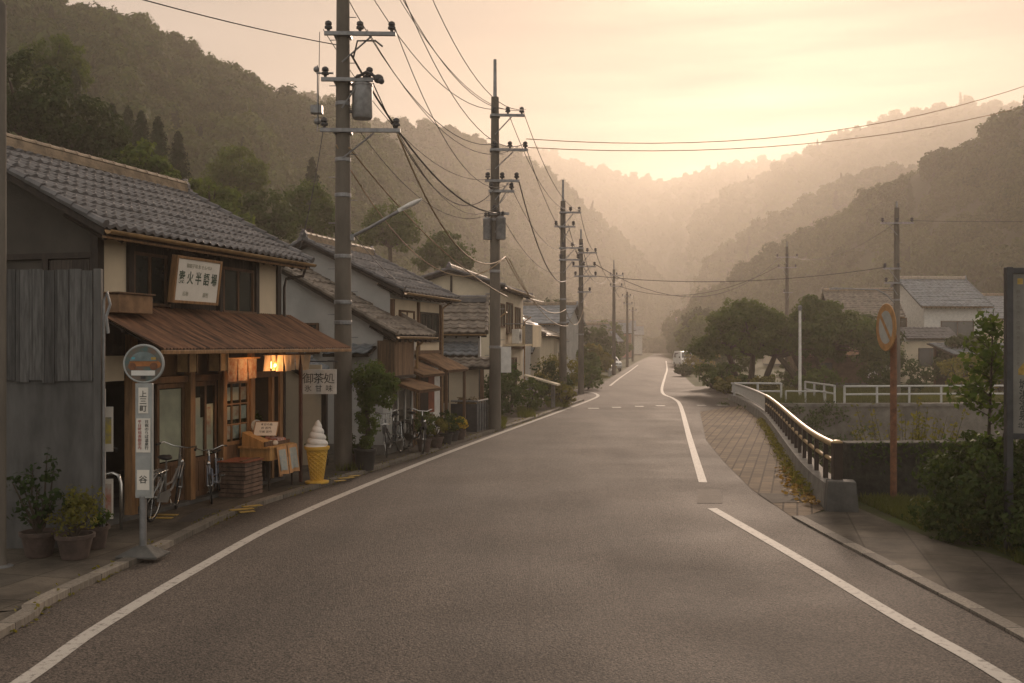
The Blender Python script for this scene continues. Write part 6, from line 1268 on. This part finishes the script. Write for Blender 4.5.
tree('spreading dark tree right of white lamp post with leaning trunks', 17.1, 54, 0, dome(9, 30, 2.5, 1.85, 2.7, .35), l_mid, .10, 34, .17, 3, lobe=.32, stems=((-1.0, 0), (-.3, .1), (-1.5, -.2)))
for px, py, r, Y, lf, lab in ((22, 92, 50, 40, l_dark, 'big dark tree at left edge rising above the shop roof'), (84, 132, 42, 43, l_dark, 'round dark tree behind middle of the shop roof'), (142, 166, 30, 41, l_mid, 'yellow green tree above the far part of shop ridge'), (210, 205, 33, 44, l_mid, 'bushy tree showing over far end of the shop roof'), (262, 214, 30, 50, l_dark, 'leafy tree behind the gap left of first pole'), (310, 208, 30, 58, l_mid, 'hazy round tree just left of first pole'), (238, 168, 26, 66, l_mid, 'smaller hazy tree higher on slope behind the shop'), (55, 60, 30, 62, l_mid, 'tree crown high on the slope at upper left'), (390, 225, 26, 70, l_mid, 'hazy tree right of first pole above grey roofs'), (445, 250, 24, 74, l_mid, 'hazy tree behind gable of the cream balcony house')):
    c = at(px, py, Y); rr = r * Y / FPX; z0 = max(0, c.z - 3.4 * rr)
    tree(lab, c.x, Y, z0, [(0, 0, c.z - z0, rr, rr * .85), (rr * .55, -.3, c.z - z0 - rr * .45, rr * .7, rr * .6), (-rr * .6, -.2, c.z - z0 - rr * .35, rr * .65, rr * .6)], lf, .085 + .0006 * Y, 40, .16, 3, lobe=rr * .25)
for px, py, h, Y, lab in ((75, 70, 78, 60, 'tallest pointed conifer on the slope above shop roof'), (112, 104, 62, 58, 'pointed conifer left of a conifer cluster above the shop ridge'), (128, 107, 56, 61, 'slim conifer between two others above the shop ridge'), (141, 111, 66, 57, 'wide conifer in middle of cluster above the shop ridge'), (158, 117, 66, 56, 'dense conifer at right of the cluster above the shop ridge'), (178, 132, 48, 60, 'small pointed conifer standing apart right of the cluster'), (312, 158, 40, 75, 'tiny hazy conifer far left of first pole')):
    c = at(px, py, Y); hh = h * Y / FPX; t_ = thing('conifer', lab, 'tree', (c.x, Y, c.z - hh * 1.5)); H_ = hh * 1.5; k = 2600; q = nprng.uniform(.12, 1, k); a = nprng.uniform(0, 6.283, k); rr = ((1 - q) ** .8 * hh * .36 + .10) * nprng.uniform(.35, 1.1, k) * (.8 + .25 * np.sin(q * 55 + a * 2))
    Cc = np.stack([rr * np.cos(a), rr * np.sin(a), q * H_], 1); mesh_quads('crown', leaf_quads(Cc, np.stack([np.cos(a), np.sin(a), np.full(k, .7)], 1) + nprng.normal(size=(k, 3)) * .4, .13, .4), l_conifer, t_); MB().tube([(0, 0, 0), (0, 0, H_ * .95)], [.14, .02], 6).build('trunk', m_bark, t_)
for x, y, r, h, lf, lab in ((4.9, 69, 1.0, 2.4, l_mid, 'roadside tree beyond the fourth utility pole on left'), (6.3, 79, 1.2, 2.8, l_yel, 'pale green roadside tree before the fifth hazy pole'), (3.2, 82, 2.4, 6.5, l_dark, 'taller hazy tree behind the left roadside trees'), (8.4, 98, 2.0, 4.5, l_mid, 'hazy tree left of road by sixth pole'), (13.2, 140, 2.8, 6.0, l_mid, 'far tree left of road before the last pole'), (24.5, 128, 2.6, 6.5, l_mid, 'hazy tree right of road behind the white van'), (29, 150, 3.4, 8.2, l_dark, 'tall hazy tree right of the far road bend'), (34.5, 180, 3.8, 9.0, l_mid, 'faint tree at right of the far bend'), (23, 104, 2.2, 4.6, l_mid, 'hazy tree between white van and the broad dark tree'), (39, 205, 4.0, 10, l_mid, 'faintest tree by the far end of road'), (21.8, 62, 2.1, 4.8, l_dark, 'dark tree behind the right broad tree near white house'), (26.5, 58, 1.5, 3.4, l_dark, 'clipped dark tree before the white house wall'), (-3.5, 60, 2.2, 5.2, l_mid, 'tree behind the blue roofed houses on left'), (0.8, 70, 2.0, 5.2, l_mid, 'tree behind low blue roofed house near poles')):
    tree(lab, x, y, 0, [(0, 0, h - r * .9, r, r * .85), (r * .6, -.2, h - r * 1.35, r * .7, r * .55), (-r * .6, 0, h - r * 1.3, r * .7, r * .6)], lf, .10 + .0009 * y, 34, .14, 3, lobe=r * .26)
for x, y, r, h, lf, lab in ((11.0, 51, .8, .5, l_yel, 'low rounded shrub at the bridge far end corner'), (11.6, 53.5, 1.2, .8, l_mid, 'round shrub under the left side of broad dark tree'), (12.3, 49, .8, .5, l_yel, 'small pale shrub behind the corner railing'), (13.9, 80, .8, .5, l_dark, 'small dark bush standing at edge of the road'), (17.5, 92, 1.8, 1.0, l_yel, 'roadside bush in front of the white van'), (15.4, 50, 1.4, .7, l_mid, 'hedge clump at foot of the leaning trunks'), (19.5, 50, 1.8, 1.0, l_dark, 'dark hedge clump behind the bank railing'), (22.5, 49, 1.5, 1.1, l_yel, 'yellowish bush behind no parking sign pole'), (25.5, 52, 1.8, 1.5, l_mid, 'green bush before sheds at right'), (29, 52, 1.8, 1.4, l_dark, 'dark bush behind the sapling near sheds'), (13.2, 58, 1.7, .9, l_dark, 'dark hedge clump behind trunks of the broad dark tree'), (16.4, 57.2, 1.6, .8, l_mid, 'low hedge clump before brown timber shed'), (11.5, 57, 1.1, .8, l_mid, 'leafy bush left of the broad dark tree trunks'), (20.6, 56, 1.6, 1.5, l_mid, 'bush against the brown shed end')):
    shrub(lab, (x, y, 0), (r, r * .8, h), lf, .07 + .0004 * y, int(40), 34)

# ------------------------------------------------------------------ houses on the right
w1 = house('white house with wide grey tiled roof behind no parking sign', (29.0, 70, 0), R(4), 4.2, 6.4, 5.2, 7.35, .6, .5, 3.2, m_white, m_tile_blue, cw=.32, rh=.3, nu=4, wins=((1.2, 3.6, 2.9, 4.2, 2),), gwins=((2.6, 3.6, 3.6, 4.5, 1),), ridge_m=mat('pale_ridge', (.34, .29, .23), .6))
pent(w1, (-3.2, -2.6, 3.7), (1, 0, 0), (0, -1, -.55), 3.6, 1.6, m_tile, cw=.3); MB().box(-3.1, .2, -3.6, -2.6, 0, 2.75).build('annex', m_beige, w1); MB().prism([(-3.1, -3.6, 2.75), (-3.1, -2.6, 2.75), (-3.1, -2.6, 3.55), (-3.1, -3.5, 3.0)], (3.2, 0, 0)).build('annex_gable', m_white, w1)
window(w1, -2.2, -.6, 1.1, 2.3, 2, M=Matrix.Translation((0, -3.6, 0)))
house('white house half hidden behind the spreading tree at right', (22.2, 68, 0), R(-8), 3.8, 5.0, 4.4, 6.3, .6, .5, None, m_white, m_tile_old, cw=.35, rh=.3, nu=3, wins=((1, 2.6, 2.4, 3.6),))
sh_ = house('brown timber shed under the spreading tree beyond bank', (16.6, 58.5, 0), R(-5), 4.2, 2.2, 1.9, 2.3, .3, .2, 1.1, mat('shed_boards', (.14, .09, .055), .8, .3, 3), m_rust2, cw=.4, rh=.4, nu=3, wins=((1.2, 2.2, .7, 1.5),))
s2 = thing('carport', 'open shed with blue grey sheet roof before the white house', 'shed', (25.2, 56.5, 0), R(2)); posts(s2, [(0, 0, .12, 0, 1.9), (5.6, 0, .12, 0, 1.9), (0, 2.6, .12, 0, 2.4), (5.6, 2.6, .12, 0, 2.4), (2.8, 0, .12, 0, 1.9)], m_wood); pent(s2, (-.4, 2.8, 2.62), (1, 0, 0), (0, -1, -.2), 6.6, 3.3, m_tile_blue, 'roof', cw=.5); MB().box(0, 5.6, 2.55, 2.62, 0, 2.3).build('back_wall', m_wood_dark, s2)
s3 = thing('lean_shed', 'small shed with pale sloping roof beside the open shed', 'shed', (27.6, 53.4, 0), R(-4)); MB().box(0, 2.6, 0, 1.6, 0, 1.35).build('wall', m_beige, s3); pent(s3, (-.25, 1.8, 1.95), (1, 0, 0), (0, -1, -.28), 3.1, 2.2, m_palegrey, 'roof', sheetm=True)
house('grey roofed house farther right behind the notice board', (34.5, 80, 0), R(0), 7, 6, 4.6, 6.6, .6, .5, None, m_beige, m_tile_blue, cw=.4, rh=.35, nu=3)

# ------------------------------------------------------------------ vehicles
def kei_van(label, loc, rz, paint, L_=3.3, W_=1.5, H_=1.8, name='parked_van', cat='van', hood=.25):
    """front faces local -y"""
    v = thing(name, label, cat, loc, rz); h2 = W_ / 2
    side = [(0, .32), (0, .72), (hood * .3, .92), (hood, 1.0), (hood + .45, H_ - .08), (hood + .75, H_), (L_ - .25, H_), (L_ - .03, H_ - .25), (L_, .9), (L_, .32)]
    mb = MB(); n_ = len(side); vs = []
    for sx_ in (-1, 1):
        for y, z in side: vs.append((sx_ * (h2 - (.12 if z > 1.3 else .0)), y, z))
    mb.add(vs, [tuple(range(n_)), tuple(range(n_, 2 * n_))[::-1]] + [(i, i + n_, (i + 1) % n_ + n_, (i + 1) % n_) for i in range(n_)]); mb.build('body', paint, v, bevel=.05, smooth=True)
    M0 = Matrix.Translation((0, hood + .225 - .015, (1.0 + H_ - .08) / 2)) @ Matrix.Rotation(-math.atan2(.45, H_ - 1.08), 4, 'X'); hh = math.hypot(.45, H_ - 1.08) * .42
    w = MB(); w.M = M0; w.prism([(-h2 + .14, -.012, -hh), (h2 - .14, -.012, -hh), (h2 - .24, -.012, hh), (-h2 + .24, -.012, hh)], (0, .012, 0)); w.build('windscreen', m_glassdark, v)
    for sx_ in (-1, 1):
        g = MB(); x = sx_ * (h2 - .05); g.prism([(x, hood + .5, 1.08), (x, L_ - .3, 1.08), (x - sx_ * .06, L_ - .35, H_ - .2), (x - sx_ * .06, hood + .75, H_ - .2)], (sx_ * .012, 0, 0)); g.build('side_window', m_glassdark, v)
        MB().cbox((sx_ * (h2 - .2), -.015, .72), .26, .04, .16).build('headlight', m_palegrey, v, bevel=.02); m_ = MB(); m_.cbox((sx_ * (h2 + .09), hood + .2, 1.12), .14, .08, .16); m_.build('mirror', m_black, v, bevel=.02)
        for y in (.55, L_ - .6):
            t_ = MB(); t_.M = Matrix.Translation((sx_ * (h2 - .06), y, .28)) @ Matrix.Rotation(R(90), 4, 'Y'); t_.lathe([(.2, -.08), (.27, -.075), (.28, -.05), (.28, .05), (.27, .075), (.2, .08)], 22); w = t_.build('wheel', m_black, v, smooth=True); r_ = MB(); r_.M = Matrix.Translation((sx_ * (h2 - .06 + .083), y, .28)) @ Matrix.Rotation(R(90), 4, 'Y'); r_.lathe([(.17, -.004), (.17, .004)], 18); r_.build('rim', m_silver, w)
    MB().cbox((0, -.03, .45), W_ - .04, .1, .2).build('bumper', m_palegrey, v, bevel=.03); MB().cbox((0, -.085, .47), .33, .012, .16).build('number_plate', m_yellow, v); MB().cbox((0, -.012, .74), .7, .03, .1).build('grille', m_black, v); return v
m_carwhite = mat('white_car_paint', (.80, .80, .78), .25, .03, 2, coat=.5)
kei_van('white van facing the camera at right side of the far road', (19.8, 112, 0), R(8), m_carwhite); kei_van('small white car parked by low fence on the far left', (9.6, 93, 0), R(14), m_carwhite, 3.4, 1.5, 1.45, 'parked_car', 'car', .7)

pipe_rail('low pale guard rail along left verge by fifth pole', [(7.8, 80, 0), (9.3, 90, 0)], .75, 2.2, (.7, .4), .06)
